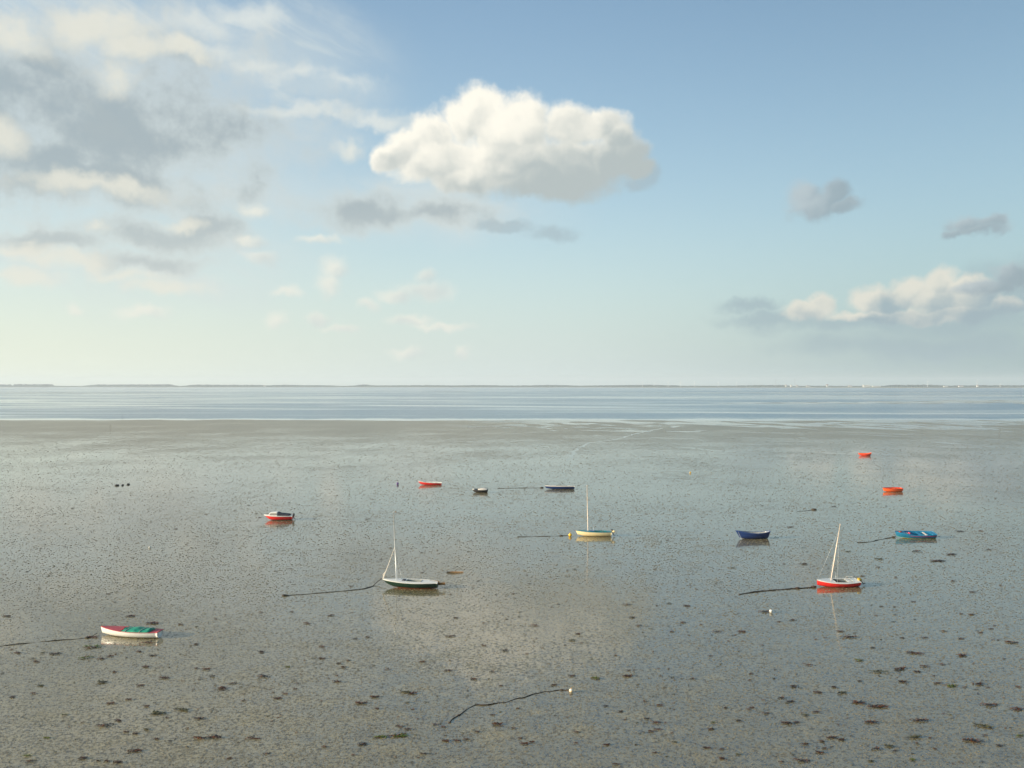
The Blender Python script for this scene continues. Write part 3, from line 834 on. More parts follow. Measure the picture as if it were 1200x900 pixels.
# 7 small cabin boat
h = Hull(4.25, 1.60, 0.80, 0.68, 0.66, tr=0.82, rake=0.55, rock=0.14)
b = place('cabin_boat', 309, 341.5, 609.8, 2, 'red and white cabin boat with dark cockpit cover and outboard motor', roll=-1)
h.shell(b, M['red'], M['black'], 0.14)
h.rail(b, M['white'], 0.055, name='rubbing_strake', dz=-0.02)
h.deck(b, M['white'], hole=(0.06, 0.42), hw=0.66, crown=0.05, well=M['grey'], floor=0.2)
cv = []
x0, x1, zb, zt = 0.05, 1.42, 0.70, 1.24
for (xa, za, wa) in ((x0, zb, 0.60), (x1, zb, 0.46), (x1 - 0.26, zt - 0.06, 0.36), (x0 + 0.03, zt, 0.48)):
    cv += [(xa, -wa, za), (xa, wa, za)]
cab = link_mesh('cabin', cv, [(0, 2, 4, 6), (1, 7, 5, 3), (6, 4, 5, 7), (2, 3, 5, 4), (0, 6, 7, 1)], M['white'], b, False)
bv_ = cab.modifiers.new('soft', 'BEVEL'); bv_.width = 0.04; bv_.segments = 2
for sd in (-1, 1):
    q = [Vector((x0 + 0.12, sd * 0.585, zb + 0.12)), Vector((x1 - 0.18, sd * 0.475, zb + 0.12)), Vector((x1 - 0.34, sd * 0.402, zt - 0.16)), Vector((x0 + 0.13, sd * 0.515, zt - 0.14))]
    off = Vector((0, sd * 0.012, 0))
    MB().add([p + off for p in q] + [p - off * 2 for p in q], [(0, 1, 2, 3), (4, 7, 6, 5), (0, 4, 5, 1), (1, 5, 6, 2), (2, 6, 7, 3), (3, 7, 4, 0)]).build('window', M['glass'], cab, False)
MB().add([(0.06, -0.5, 1.20), (0.06, 0.5, 1.20), (-0.35, 0.55, 1.03), (-0.35, -0.55, 1.03), (-1.55, 0.60, 0.90), (-1.55, -0.60, 0.90), (-1.75, 0.60, 0.72), (-1.75, -0.60, 0.72), (0.04, -0.6, 0.74), (0.04, 0.6, 0.74)],
         [(0, 1, 2, 3), (3, 2, 4, 5), (5, 4, 6, 7), (0, 3, 8), (3, 5, 7, 8), (1, 9, 2), (2, 9, 6, 4)]).build('cockpit_cover', M['dark'], b, False)
outboard(h, b, M['motor'], 0.15)

# 8 red rowing shell far off
h = Hull(4.8, 1.15, 0.76, 0.56, 0.52, tr=0.5, rake=0.5, rock=0.10)
b = place('rowing_boat', 489.5, 517, 568.6, -3, 'long bright red rowing boat with white inside, right of a small dark buoy', roll=-3, pitch=-1.5)
h.shell(b, M['red'], M['red'], 0.05)
h.rail(b, M['white'], 0.05)
h.lining(b, M['white'], 0.2)
for t in (0.75, 0.5, 0.28): h.thwart(b, M['white'], t, 0.25, 0.06)
MB().box((1.1, 0.0, 0.6), (0.42, 0.5, 0.14)).build('stowed_cover', M['teal'], b, False)

# 9 small dinghy with a pale cover
h = Hull(2.9, 1.35, 0.60, 0.54, 0.58, tr=0.8, rake=0.25, rock=0.10)
b = place('dinghy', 553.3, 571.5, 577.4, 3, 'small black dinghy under a pale cover, left of the slim navy boat', roll=-4)
h.shell(b, M['black'], M['black'], 0.05)
h.rail(b, M['motor'], 0.04)
h.lining(b, M['grey'], 0.16)
cvv = []; cff = []
for i in range(17):
    t = 0.03 + 0.60 * i / 16
    for j in range(9):
        q = -1 + 2 * j / 8
        cvv.append((-h.L / 2 + h.L * t, q * (h.w(t) + 0.02), h.sz(t) + 0.03 + 0.26 * (1 - q * q) * sin(pi * (0.18 + 0.78 * i / 16)) + 0.03 * mnoise.noise(Vector((i * 0.6, j * 0.8, 3)))))
for i in range(16):
    for j in range(8): cff.append((i * 9 + j, (i + 1) * 9 + j, (i + 1) * 9 + j + 1, i * 9 + j + 1))
cvo = link_mesh('boat_cover', cvv, cff, M['sailcloth'], b); sm = cvo.modifiers.new('thick', 'SOLIDIFY'); sm.thickness = 0.01
MB().box((h.L / 2 - 0.30, 0, h.sz(0.9) + 0.06), (0.48, 0.5, 0.12), taper=0.8).build('bow_fender', M['white'], b)

# 10 slim navy boat
h = Hull(5.75, 1.25, 0.66, 0.62, 0.58, tr=0.45, rake=0.25, rock=0.12, wide=0.45)
b = place('racing_dinghy', 638.5, 673.5, 573.6, -2, 'slim navy blue dinghy with pale beige deck and no mast', roll=-1)
h.shell(b, M['navy'], M['navy'], 0.05)
h.rail(b, M['sailcloth'], 0.05, name='rubbing_strake')
h.deck(b, M['sailcloth'], hole=(0.25, 0.62), hw=0.5, crown=0.06, well=M['grey'], floor=0.25)
h.thwart(b, M['wood'], 0.45, 0.2, 0.08)

# 11, 12 orange rowing boats
h = Hull(3.75, 1.30, 0.74, 0.66, 0.64, tr=0.7, rake=0.2, rock=0.08)
b = place('rowing_boat', 1035, 1058.7, 576.4, 4, 'plain orange rowing boat behind the sky blue boat', roll=-5)
h.shell(b, M['orange'], M['vermilion'], 0.05)
h.rail(b, M['vermilion'], 0.06)
h.lining(b, M['orange'], 0.2)
for t in (0.66, 0.36): h.thwart(b, M['orange'], t, 0.25, 0.10)
h = Hull(3.5, 1.35, 0.76, 0.62, 0.86, tr=0.35, rake=0.3, srake=0.3, rock=0.10)
b = place('rowing_boat', 1006.8, 1021.7, 534.2, -10, 'tiny vermilion rowing boat nearest to the water edge', roll=-4)
h.shell(b, M['vermilion'], M['vermilion'], 0.05)
h.rail(b, M['orange'], 0.07)
h.lining(b, M['vermilion'], 0.2)
for t in (0.66, 0.36): h.thwart(b, M['vermilion'], t, 0.25, 0.10)

# ------------------------------------------------------------------ moorings
def ground_rope(name, px, r, label, cat, mat='rope', lumps=(), lift_end=None, seed=0, wig=0.05):
    pts = [at(x, y, 0) for x, y in px]
    out = []
    for a, c_ in zip(pts, pts[1:]):
        n_ = max(2, int((c_ - a).length / 0.22))
        for i in range(n_): out.append(a.lerp(c_, i / n_))
    out.append(pts[-1])
    # smooth, then let it wander a little
    for _ in range(6): out = [out[0]] + [(out[i - 1] + out[i] * 2 + out[i + 1]) / 4 for i in range(1, len(out) - 1)] + [out[-1]]
    q = []; rr = []
    for i, p in enumerate(out):
        w_ = mnoise.noise(Vector((i * 0.35, seed, 0)))
        p = p + Vector((wig * mnoise.noise(Vector((i * 0.25, seed, 4))), wig * 2.5 * w_, 0))
        p.z = r * (0.25 + 1.1 * mnoise.noise(Vector((i * 0.16, seed, 9))))
        if lift_end is not None:
            s_ = i / (len(out) - 1); k_ = max(0.0, (s_ - lift_end[0]) / (1 - lift_end[0]))
            p.z += lift_end[1] * k_ * k_
        q.append(p); rr.append(r * (0.75 + 0.5 * abs(mnoise.noise(Vector((i * 0.5, seed, 2))))))
    rr = [v_ * 0.85 for v_ in rr]
    mb = MB().tube(q, rr, 7)
    for (s_, lr) in lumps:
        p = q[int(s_ * (len(q) - 1))]
        mb.ball((p.x, p.y, p.z + lr * 0.25), lr, 10, 7, (1.5, 1.1, 0.55))
    o = mb.build(name, M[mat]); tag(o, label, cat)
    return o


ground_rope('mooring_rope', [(-70, 766), (0, 757.3), (40, 753), (75, 750), (103, 748), (114, 744)], 0.045, 'dark rope running left from the white boat with the green tarpaulin', 'rope', lumps=[(0.93, 0.14)], lift_end=(0.93, 0.12), seed=1)
ground_rope('mooring_rope', [(333, 698.2), (352, 697), (400, 693), (425, 690.5), (435, 688), (441, 684.5), (448, 683.5)], 0.055, 'long dark rope lying left of the green sailing boat', 'rope', lumps=[(0.0, 0.16), (0.03, 0.12)], lift_end=(0.85, 0.5), seed=2)
ground_rope('mooring_rope', [(606, 629.3), (640, 628.6), (660, 628.0), (666, 627.6)], 0.05, 'thin rope ending at the yellow buoy', 'rope', lumps=[(0.88, 0.16)], seed=3)
ground_rope('mooring_rope', [(583, 572.4), (610, 572.0), (635, 571.8)], 0.06, 'thin dark rope left of the slim navy dinghy', 'rope', lumps=[(1.0, 0.24)], seed=4)
ground_rope('mooring_chain', [(866, 697), (880, 694.4), (905, 691.8), (935, 689.8), (945, 689.2), (956, 688.2)], 0.085, 'thick dark mooring chain left of the red sailing boat', 'chain', 'chain', lumps=[(0.77, 0.17), (0.98, 0.2)], seed=5)
ground_rope('mooring_rope', [(1004, 636.0), (1018, 635.6), (1028, 633.2), (1040, 630.8), (1050, 629.6)], 0.06, 'dark rope running left from the sky blue boat', 'rope', lumps=[(0.97, 0.16)], lift_end=(0.9, 0.15), seed=6)
ground_rope('mooring_chain', [(527, 847), (531, 842), (541, 836.5), (549, 829), (553, 826.8), (570, 826), (586, 824.5), (600, 821), (618, 816), (628, 813.2), (641, 809.6), (655, 809.2), (667, 809)], 0.045, 'long bent chain ending at the small white and amber buoy', 'chain', 'chain', lumps=[(0.97, 0.07), (0.02, 0.06), (0.14, 0.07)], seed=7, wig=0.08)
ground_rope('mooring_rope', [(934, 599.5), (943, 598.8), (954, 597.5)], 0.05, 'short rope with a dark lump above the red sailing boat mast', 'rope', lumps=[(1.0, 0.3)], seed=8)


def buoy(name, px, r, label, top, bottom, stalk=True):
    c_ = at(*px)
    b_ = empty(name, (c_.x, c_.y, 0)); tag(b_, label, 'buoy')
    MB().ball((0, 0, r * 0.9), r, 18, 12, (1, 1, 1.0)).build('float', top, b_)
    rg = MB(); rg.tube([(r * 1.02 * cos(a_ * pi / 8), r * 1.02 * sin(a_ * pi / 8), r * 0.82) for a_ in range(17)], r * 0.09, 6)
    rg.build('band', bottom, b_)
    MB().tube([(0, 0, r * 1.8), (0, 0, r * 2.05)], r * 0.18, 8).tube([(r * 0.22 * cos(a_ * pi / 5), 0, r * 2.15 + r * 0.22 * sin(a_ * pi / 5)) for a_ in range(11)], r * 0.06, 6).build('eye', bottom, b_)
    return b_


buoy('mooring_buoy', (668.2, 628.6), 0.22, 'round yellow buoy on the mud left of the cream sailing boat', M['buoyy'], M['buoyd'])
buoy('mooring_buoy', (669.3, 811.2), 0.125, 'small white and amber buoy at the end of the bent chain', M['buoyo'], M['buoyd'])
buoy('mooring_buoy', (466, 568), 0.24, 'small dark blue buoy left of the long red rowing boat', M['dblue'], M['pink'])
buoy('mooring_buoy', (175.5, 642.5), 0.13, 'tiny white float alone on the mud, middle left', M['white'], M['black'])
buoy('mooring_buoy', (809, 554.5), 0.17, 'tiny yellow float far out beyond the navy blue rowing boat', M['buoyy'], M['rope'])
buoy('mooring_buoy', (903.5, 718), 0.15, 'white float lying in brown weed below the thick chain', M['white'], M['rope'])

lg = MB().tube([at(523.5, 671.2) + Vector((0, 0, 0.06)), at(530, 671.5) + Vector((0, 0, 0.09)), at(543, 671.0) + Vector((0, 0, 0.05))], [0.05, 0.09, 0.06], 8)
lg.tube([at(533, 671.3) + Vector((0, 0, 0.1)), at(535, 670.3) + Vector((0, 0, 0.2))], [0.03, 0.015], 6)
tag(lg.build('driftwood_log', M['wood']), 'straight brown driftwood log behind the stern of the green sailing boat', 'driftwood')
lg = MB()
for (a_, y_, w_, r_) in ((137.0, 569.2, 4.2, 0.20), (143.7, 568.9, 1.6, 0.17), (150.3, 568.1, 3.2, 0.2)):
    c_ = at(a_, y_); lg.ball((0, 0, 0), 1, 12, 8, (1, 1, 1)) if False else None
    o_ = MB().ball((0, 0, 0.08), 1, 14, 8, (w_ * 0.17 / 2 * 1.1, 0.45, r_))
    for k_ in range(len(o_.v)):
        p_ = Vector(o_.v[k_]); o_.v[k_] = tuple(p_ * (1 + 0.25 * mnoise.noise(p_ * 5 + Vector((a_, 0, 0)))))
    ob = o_.build('mud_lump', P_('dark wet peat', (0.012, 0.011, 0.009), 0.5, 0.3, 5))
    ob.location = (c_.x, c_.y, 0)
    tag(ob, {137.0: 'widest of the three black lumps on the far left mud', 143.7: 'smallest of the three black lumps, in the middle', 150.3: 'rightmost of the three black lumps on the far left mud'}[a_], 'lump')

# stakes in the water
for (x_, y_, hh, lab) in ((143.5, 490.5, 2.6, 'thin grey stake in the shallows at the left'), (747, 484.5, 2.6, 'thin grey stake standing in the water right of centre'), (129, 507, 3.6, 'thin pole on the mud just below the left stake'), (1171, 512, 4.0, 'thin pole on the far right mud near the water edge')):
    c_ = at(x_, y_)
    st = MB().tube([(0, 0, -0.6), (0.02, 0, hh * 0.5), (0.06, 0, hh)], [0.06, 0.05, 0.03], 8)
    st.tube([(0.03, 0, hh * 0.7), (0.2, 0, hh * 0.86)], [0.02, 0.01], 5)
    ob = st.build('withy_stake', M['pole']); ob.location = (c_.x, c_.y, 0)
    tag(ob, lab, 'stake')

# runnels: shallow threads of water draining the flat
rv = new_mat('runnel water'); RW, rnt, rb, ro = rv
rb.inputs['Base Color'].default_value = (0.16, 0.16, 0.14, 1); rb.inputs['Roughness'].default_value = 0.06; rb.inputs['IOR'].default_value = 1.5


def ribbon(px, wpx):
    pts = [at(x, y) for x, y in px]; vs = []; fs = []; out = []
    for a, c_ in zip(pts, pts[1:]):
        n_ = max(2, int((c_ - a).length / 1.5))
        for i in range(n_): out.append(a.lerp(c_, i / n_))
    out.append(pts[-1])
    for _ in range(5): out = [out[0]] + [(out[i - 1] + out[i] * 2 + out[i + 1]) / 4 for i in range(1, len(out) - 1)] + [out[-1]]
    n_ = len(out)
    for i, p in enumerate(out):
        d = (out[min(i + 1, n_ - 1)] - out[max(i - 1, 0)]).normalized(); nrm = Vector((-d.y, d.x, 0))
        w_ = wpx * (0.35 + 0.9 * abs(mnoise.noise(Vector((i * 0.33, px[0][0], 0)))) ) * min(1, i / 5, (n_ - 1 - i) / 5)
        p = p + nrm * 1.2 * mnoise.noise(Vector((i * 0.21, px[0][0], 7)))
        vs += [(p.x - nrm.x * w_, p.y - nrm.y * w_, 0.005), (p.x + nrm.x * w_, p.y + nrm.y * w_, 0.005)]
    for i in range(n_ - 1): fs.append((i * 2, i * 2 + 1, i * 2 + 3, i * 2 + 2))
    return vs, fs


rvv = []; rff = []
for px, wp in (([(662, 541), (671, 534), (673, 528), (690, 519), (720, 515.5), (750, 507), (778, 501.5)], 1.0), ([(821, 518), (830, 516), (865, 516.5)], 0.8), ([(828, 518.5), (824, 517), (822, 515)], 0.5),
               ([(952, 507), (1000, 509), (1050, 511.5), (1100, 513)], 1.3), ([(1088, 495.5), (1130, 498.5), (1180, 502), (1260, 506)], 3.0), ([(1010, 498.5), (1060, 500), (1090, 499)], 2.2),
               ([(740, 497), (775, 499.5), (800, 500)], 2.0), ([(920, 541), (929, 534), (935, 530)], 0.45), ([(1075, 562), (1095, 558.5), (1112, 556)], 0.5), ([(1130, 575), (1170, 577), (1230, 576)], 0.5),
               ([(26, 576.8), (40, 577.2), (58, 576.4)], 0.5), ([(0, 494.5), (60, 493.8), (140, 494.2)], 1.2), ([(100, 511), (150, 512.5), (195, 510)], 1.0), ([(90, 508), (120, 509)], 0.7), ([(380, 531), (420, 531.5), (440, 530)], 0.4)):
    a, c_ = ribbon(px, wp)
    k = len(rvv); rvv += a; rff += [tuple(i + k for i in q) for q in c_]
tag(link_mesh('water_runnel', rvv, rff, RW, smooth=False), kind='structure')


# ------------------------------------------------------------------ seaweed
WM = {}
WM['rust'] = paint('bladder wrack', (0.115, 0.042, 0.012), 0.35, 0.5, 9, dirt=0.0)
WM['dark'] = paint('black wrack', (0.022, 0.016, 0.010), 0.35, 0.5, 9, dirt=0.0)
WM['green'] = paint('sea lettuce', (0.10, 0.13, 0.012), 0.35, 0.5, 9, dirt=0.0)
WM['olive'] = paint('olive weed', (0.085, 0.080, 0.030), 0.45, 0.4, 9, dirt=0.0)


def weed_mb(seed, mb=None, L=1.0, origin=(0, 0), ang=0.0, simple=False, second=0):
    """a tangle of flat fronds about L long and a third of that wide"""
    rr = random.Random(seed)
    mb = mb or MB()
    ca, sa = cos(ang), sin(ang)
    nf = rr.randint(3, 4) if simple else rr.randint(11, 18)
    for k in range(nf):
        ln = L * rr.uniform(0.3, 0.85) * (0.6 if k > nf * 0.6 else 1)
        x = rr.uniform(-0.5, 0.5) * max(0.05, L - ln) * 1.3 - ln / 2; y = rr.gauss(0, 0.11) * L
        a = rr.gauss(0, 0.38); wd = L * rr.uniform(0.022, 0.060) * (1.7 if simple else 1)
        ns = 3 if simple else 7
        z = rr.uniform(0.012, 0.05) * min(1.0, L * 1.6) + 0.008
        vs = []; fs = []
        for i in range(ns + 1):
            t = i / ns
            w_ = wd * (0.35 + 0.9 * sin(pi * min(1, t * 0.9 + 0.08))) * rr.uniform(0.7, 1.3)
            zz = z * (0.3 + 1.3 * abs(sin(t * 5 + k))) + 0.006
            for sd, dz in ((-1, 0.0), (0, 0.012), (1, 0.0)):
                px_ = x + sd * -sin(a) * w_; py_ = y + sd * cos(a) * w_
                vs.append((origin[0] + px_ * ca - py_ * sa, origin[1] + px_ * sa + py_ * ca, zz + dz))
            x += cos(a) * ln / ns; y += sin(a) * ln / ns; a += rr.gauss(0, 0.30)
        for i in range(ns):
            for j in range(2): fs.append((i * 3 + j, (i + 1) * 3 + j, (i + 1) * 3 + j + 1, i * 3 + j + 1))
        mb.add(vs, fs, second if rr.random() < 0.28 else 0)
    return mb


proto = {}
for kind, m2 in (('rust', 'dark'), ('dark', 'rust'), ('green', 'rust'), ('olive', 'dark')):
    for j in range(7):
        mb = weed_mb(100 + j * 7 + len(kind), second=1)
        me_o = mb.build('seaweed_clump', None, mats=[WM[kind], WM[m2]])
        proto[(kind, j)] = me_o.data
        bpy.data.objects.remove(me_o)

KIND_LABEL = {'rust': 'rust brown tangle of seaweed lying loose on the wet mud', 'dark': 'near black strands of seaweed lying flat on the mud',
              'green': 'bright green clump of sea lettuce on the mud', 'olive': 'pale olive drift of half buried weed on the mud'}
wn = 0
placed = []
occupied = []
wr = random.Random(77)


def clump(x, y, wpx, kind, label=None, asp=None):
    global wn
    c_ = at(x, y)
    s_ = wpx * c_.y / FPX
    o = bpy.data.objects.new('seaweed_clump', proto[(kind, wr.randrange(7))])
    COL.objects.link(o)
    o.location = (c_.x, c_.y, 0.0)
    a = asp or wr.uniform(0.42, 0.95)
    o.scale = (s_ * 1.05, s_ * a, min(1.3, 0.55 + s_ * 0.7))
    o.rotation_euler = (0, 0, wr.gauss(0.0, 0.22) + (pi if wr.random() < 0.5 else 0))
    tag(o, label or KIND_LABEL[kind], 'seaweed', None if label else {'rust': 'rust brown seaweed clumps', 'dark': 'near black seaweed strands', 'green': 'green sea lettuce clumps', 'olive': 'olive weed drifts'}[kind])
    occupied.append((x, y)); wn += 1
    placed.append((o, x, y, kind, label))


R_, D_, G_, O_ = 'rust', 'dark', 'green', 'olive'
Z8 = [(380, 188, 75, D_), (340, 160, 35, D_), (1138, 212, 60, R_), (690, 262, 82, R_), (910, 275, 58, R_), (622, 340, 82, D_), (735, 325, 46, D_), (735, 190, 34, D_), (630, 192, 26, D_),
      (490, 238, 28, D_), (190, 318, 42, R_), (430, 297, 45, G_), (120, 420, 46, D_), (235, 448, 44, D_), (310, 423, 32, D_), (630, 398, 50, D_), (798, 405, 44, D_), (868, 418, 50, G_),
      (990, 408, 66, R_), (70, 474, 40, D_), (105, 491, 50, D_), (425, 493, 66, D_), (520, 515, 105, R_), (1030, 505, 74, R_), (1165, 525, 64, R_), (228, 540, 42, R_), (485, 588, 66, R_),
      (710, 579, 88, D_), (175, 553, 40, O_), (90, 592, 56, D_), (150, 766, 70, R_), (172, 690, 40, R_), (270, 710, 30, D_), (515, 713, 50, D_), (300, 660, 60, R_), (345, 669, 45, D_), (685, 658, 88, O_),
      (960, 676, 90, R_), (1180, 650, 40, G_), (675, 762, 34, G_), (1085, 697, 34, D_), (1018, 648, 24, D_), (240, 728, 40, D_), (820, 160, 30, D_), (1045, 149, 26, D_), (952, 82, 34, R_), (120, 108, 34, D_),
      (905, 195, 34, D_), (820, 315, 26, D_), (920, 422, 20, D_), (1172, 422, 30, D_), (700, 350, 40, D_), (135, 588, 32, D_), (60, 773, 26, D_), (570, 700, 50, O_), (345, 450, 60, O_), (1000, 603, 80, O_), (525, 352, 80, O_)]
Z5 = [(610, 90, 50, R_), (712, 123, 72, R_), (845, 128, 30, D_), (435, 188, 60, R_), (430, 233, 78, G_), (405, 285, 60, G_), (470, 290, 36, R_), (515, 278, 36, R_), (650, 256, 32, R_), (700, 215, 66, R_),
      (718, 273, 36, R_), (685, 327, 38, R_), (970, 337, 46, R_), (770, 380, 56, D_), (1040, 428, 52, R_), (1090, 405, 40, R_), (540, 350, 28, R_), (480, 602, 72, D_), (550, 580, 42, D_), (940, 662, 80, R_), (1005, 659, 80, D_),
      (1185, 662, 50, R_), (935, 570, 50, R_), (635, 723, 72, R_), (220, 660, 38, G_), (130, 745, 52, G_), (135, 770, 50, D_), (390, 756, 50, D_), (555, 776, 50, D_), (1075, 757, 32, R_), (300, 552, 28, G_),
      (740, 545, 70, O_), (850, 530, 70, O_), (520, 498, 46, R_), (605, 481, 36, R_), (155, 450, 36, R_), (170, 303, 36, R_), (80, 262, 42, R_), (260, 266, 60, D_), (35, 90, 42, D_), (480, 400, 56, O_), (660, 414, 40, R_),
      (590, 632, 30, R_), (735, 665, 30, R_), (685, 620, 40, O_), (500, 770, 36, D_), (1145, 486, 26, R_), (785, 565, 20, R_), (390, 588, 22, R_), (880, 615, 20, R_), (60, 470, 30, D_), (190, 415, 32, O_), (918, 334, 22, R_)]
Z6 = [(350, 87, 40, R_), (938, 98, 28, D_), (912, 184, 48, R_), (1168, 250, 36, D_), (780, 303, 36, R_), (905, 345, 46, R_), (1020, 385, 36, D_), (490, 497, 62, R_), (735, 453, 46, R_), (555, 468, 46, R_),
      (105, 476, 46, R_), (182, 430, 22, D_), (465, 195, 26, D_), (520, 188, 24, D_), (30, 370, 62, D_), (310, 232, 36, R_), (310, 287, 36, R_), (580, 658, 60, G_), (680, 650, 70, G_), (640, 652, 70, D_), (675, 606, 36, R_),
      (500, 690, 48, D_), (320, 702, 30, R_), (10, 665, 36, R_), (890, 675, 40, R_), (940, 673, 44, R_), (985, 667, 30, R_), (1130, 597, 62, R_), (785, 735, 40, D_), (390, 310, 26, D_), (430, 297, 26, D_), (568, 523, 22, R_),
      (380, 396, 42, R_), (150, 327, 24, G_), (1110, 350, 26, D_), (700, 445, 50, O_), (240, 124, 46, D_), (620, 339, 26, R_), (835, 597, 32, R_), (878, 608, 24, R_), (712, 619, 36, D_), (25, 258, 34, D_)]
Z7 = [(110, 133, 36, R_), (535, 35, 42, D_), (565, 95, 36, D_), (820, 40, 36, R_), (955, 162, 40, R_), (283, 203, 44, O_), (280, 370, 36, R_), (195, 412, 30, D_), (540, 370, 52, D_), (690, 508, 36, R_),
      (510, 536, 28, D_), (440, 512, 30, D_), (675, 588, 46, R_), (650, 630, 34, R_), (690, 622, 36, R_), (445, 692, 42, R_), (60, 687, 50, R_), (95, 680, 30, R_), (915, 706, 42, R_), (985, 713, 26, D_), (985, 758, 36, R_),
      (490, 785, 42, D_), (1185, 545, 34, R_), (800, 120, 34, D_), (590, 133, 30, D_), (748, 162, 24, D_), (850, 384, 28, D_), (1120, 360, 28, D_), (1080, 162, 44, R_), (1180, 68, 60, R_), (390, 380, 50, G_), (485, 274, 20, D_),
      (310, 173, 26, D_), (935, 620, 30, D_), (940, 588, 24, G_), (1000, 520, 24, D_), (760, 680, 24, O_), (625, 488, 22, D_), (930, 276, 24, D_), (300, 684, 24, R_), (40, 662, 26, R_), (5, 615, 24, D_)]
Z4 = [(800, 631, 78, D_), (862, 600, 52, D_), (900, 492, 38, D_), (1035, 577, 26, R_), (520, 621, 40, O_), (700, 585, 40, D_), (170, 645, 40, D_), (515, 660, 24, R_), (960, 777, 34, R_), (105, 472, 34, D_), (310, 375, 22, D_)]
SPEC = {('8', 960, 676): 'largest rust brown seaweed heap in the lower right corner', ('8', 150, 766): 'seaweed clump with a green top, low at the right of centre',
        ('8', 622, 340): 'thick black seaweed strand left of the paired dark one on the right', ('8', 380, 188): 'black seaweed clump right under the red sailing boat mast reflection',
        ('8', 690, 262): 'long rust brown seaweed clump on the right half, above the thick black strand', ('8', 710, 579): 'dark green-black seaweed strand above the lower right heap',
        ('8', 1138, 212): 'rust brown seaweed clump near the right edge, level with the white rowing boat', ('8', 1180, 650): 'green sea lettuce at the right edge near the bottom',
        ('5', 430, 233): 'green tipped weed just below the bow of the white rowing boat', ('5', 435, 188): 'brown weed caught on the rope at the white rowing boat bow',
        ('5', 712, 123): 'long brown weed just behind the stern of the white rowing boat', ('5', 700, 215): 'slanting brown weed just below the stern of the white rowing boat',
        ('5', 940, 662): 'left half of the long brown weed streak at the lower left', ('5', 1005, 659): 'dark right half of the long weed streak at the lower left',
        ('5', 480, 602): 'dark weed with a trailing tail below the white rowing boat', ('5', 635, 723): 'flat rust brown weed near the bottom edge at the left',
        ('6', 580, 658): 'bright green left end of the weed streak near the bottom centre', ('6', 640, 652): 'dark middle of the green weed streak near the bottom centre',
        ('6', 680, 650): 'green right end of the weed streak near the bottom centre', ('6', 912, 184): 'single brown weed clump inside the bright cloud reflection',
        ('7', 1180, 68): 'brown weed strands beside the white float below the thick chain', ('4', 800, 631): 'long black weed strand under the sky blue boat', ('4', 862, 600): 'short dark weed strand just under the sky blue boat, right of its middle'}
for tg_, lst, ox, oy in (('8', Z8, 900, 700), ('5', Z5, 0, 700), ('6', Z6, 300, 700), ('7', Z7, 600, 700), ('4', Z4, 900, 500)):
    for (zx, zy, zw, kd) in lst:
        clump(ox + zx / 4, oy + zy / 4, zw / 4, kd, SPEC.get((tg_, zx, zy)))
# more of the same, thinner with distance
while wn < 296:
    y = 560 + 335 * wr.random() ** 0.8; x = wr.uniform(5, 1195)
    if any(abs(x - a_) < 10 and abs(y - b_) < 4 for a_, b_ in occupied): continue
    if wr.random() > (0.35 + 0.65 * x / 1200): continue
    clump(x, y, wr.uniform(4.0, 8.5) * (0.6 + 0.4 * (y - 560) / 335), wr.choice([D_, D_, R_, R_, R_, O_]))

# every clump gets a label that finds it: its look, the side of the nearest landmark, and its turn counted outward
LAND = [('white rowing boat', 150, 742), ('green sailing boat', 480, 685), ('red sailing boat', 984, 683), ('cream sailing boat', 696, 625), ('navy blue rowing boat', 883, 628), ('sky blue open boat', 1074, 627),
        ('red cabin boat', 325, 606), ('small white and amber buoy', 669, 809), ('bent end of the long chain', 530, 845), ('white float in brown weed', 903, 717), ('left end of the thick chain', 868, 697), ('left end of the long dark rope', 335, 698),
        ('yellow buoy', 668, 628), ('lower left corner', 0, 900), ('lower right corner', 1200, 900), ('middle of the bottom edge', 600, 900), ('middle of the right edge', 1200, 700),
        ('left quarter of the bottom edge', 300, 900), ('right quarter of the bottom edge', 900, 900)]
LOOK = {'rust': 'rust brown seaweed clump', 'dark': 'near black seaweed strand', 'green': 'bright green seaweed clump', 'olive': 'pale olive weed drift'}
ORD = ['nearest', 'second', 'third', 'fourth', 'fifth', 'sixth', 'seventh', 'eighth', 'ninth', 'tenth', 'eleventh', 'twelfth']
bins = {}
for (o, x, y, kd, lb) in placed:
    d_, nm, lx, ly = min((((x - lx) ** 2 + (1.6 * (y - ly)) ** 2) ** 0.5, nm, lx, ly) for nm, lx, ly in LAND)
    a_ = atan2(-(y - ly) * 1.6, x - lx)
    sec = ['right of', 'above right of', 'above', 'above left of', 'left of', 'below left of', 'below', 'below right of'][int(round(a_ / (pi / 4))) % 8]
    bins.setdefault((kd, nm, sec), []).append((d_, o, lb))
for (kd, nm, sec), lst in bins.items():
    lst.sort(key=lambda q: q[0])
    for i, (d_, o, lb) in enumerate(lst):
        if not lb: o['label'] = (('lone ' if len(lst) == 1 else ORD[min(i, 11)] + ' ') + LOOK[kd] + ' ' + sec + ' the ' + nm)
        o['group'] = 'seaweed clumps scattered over the mudflat'

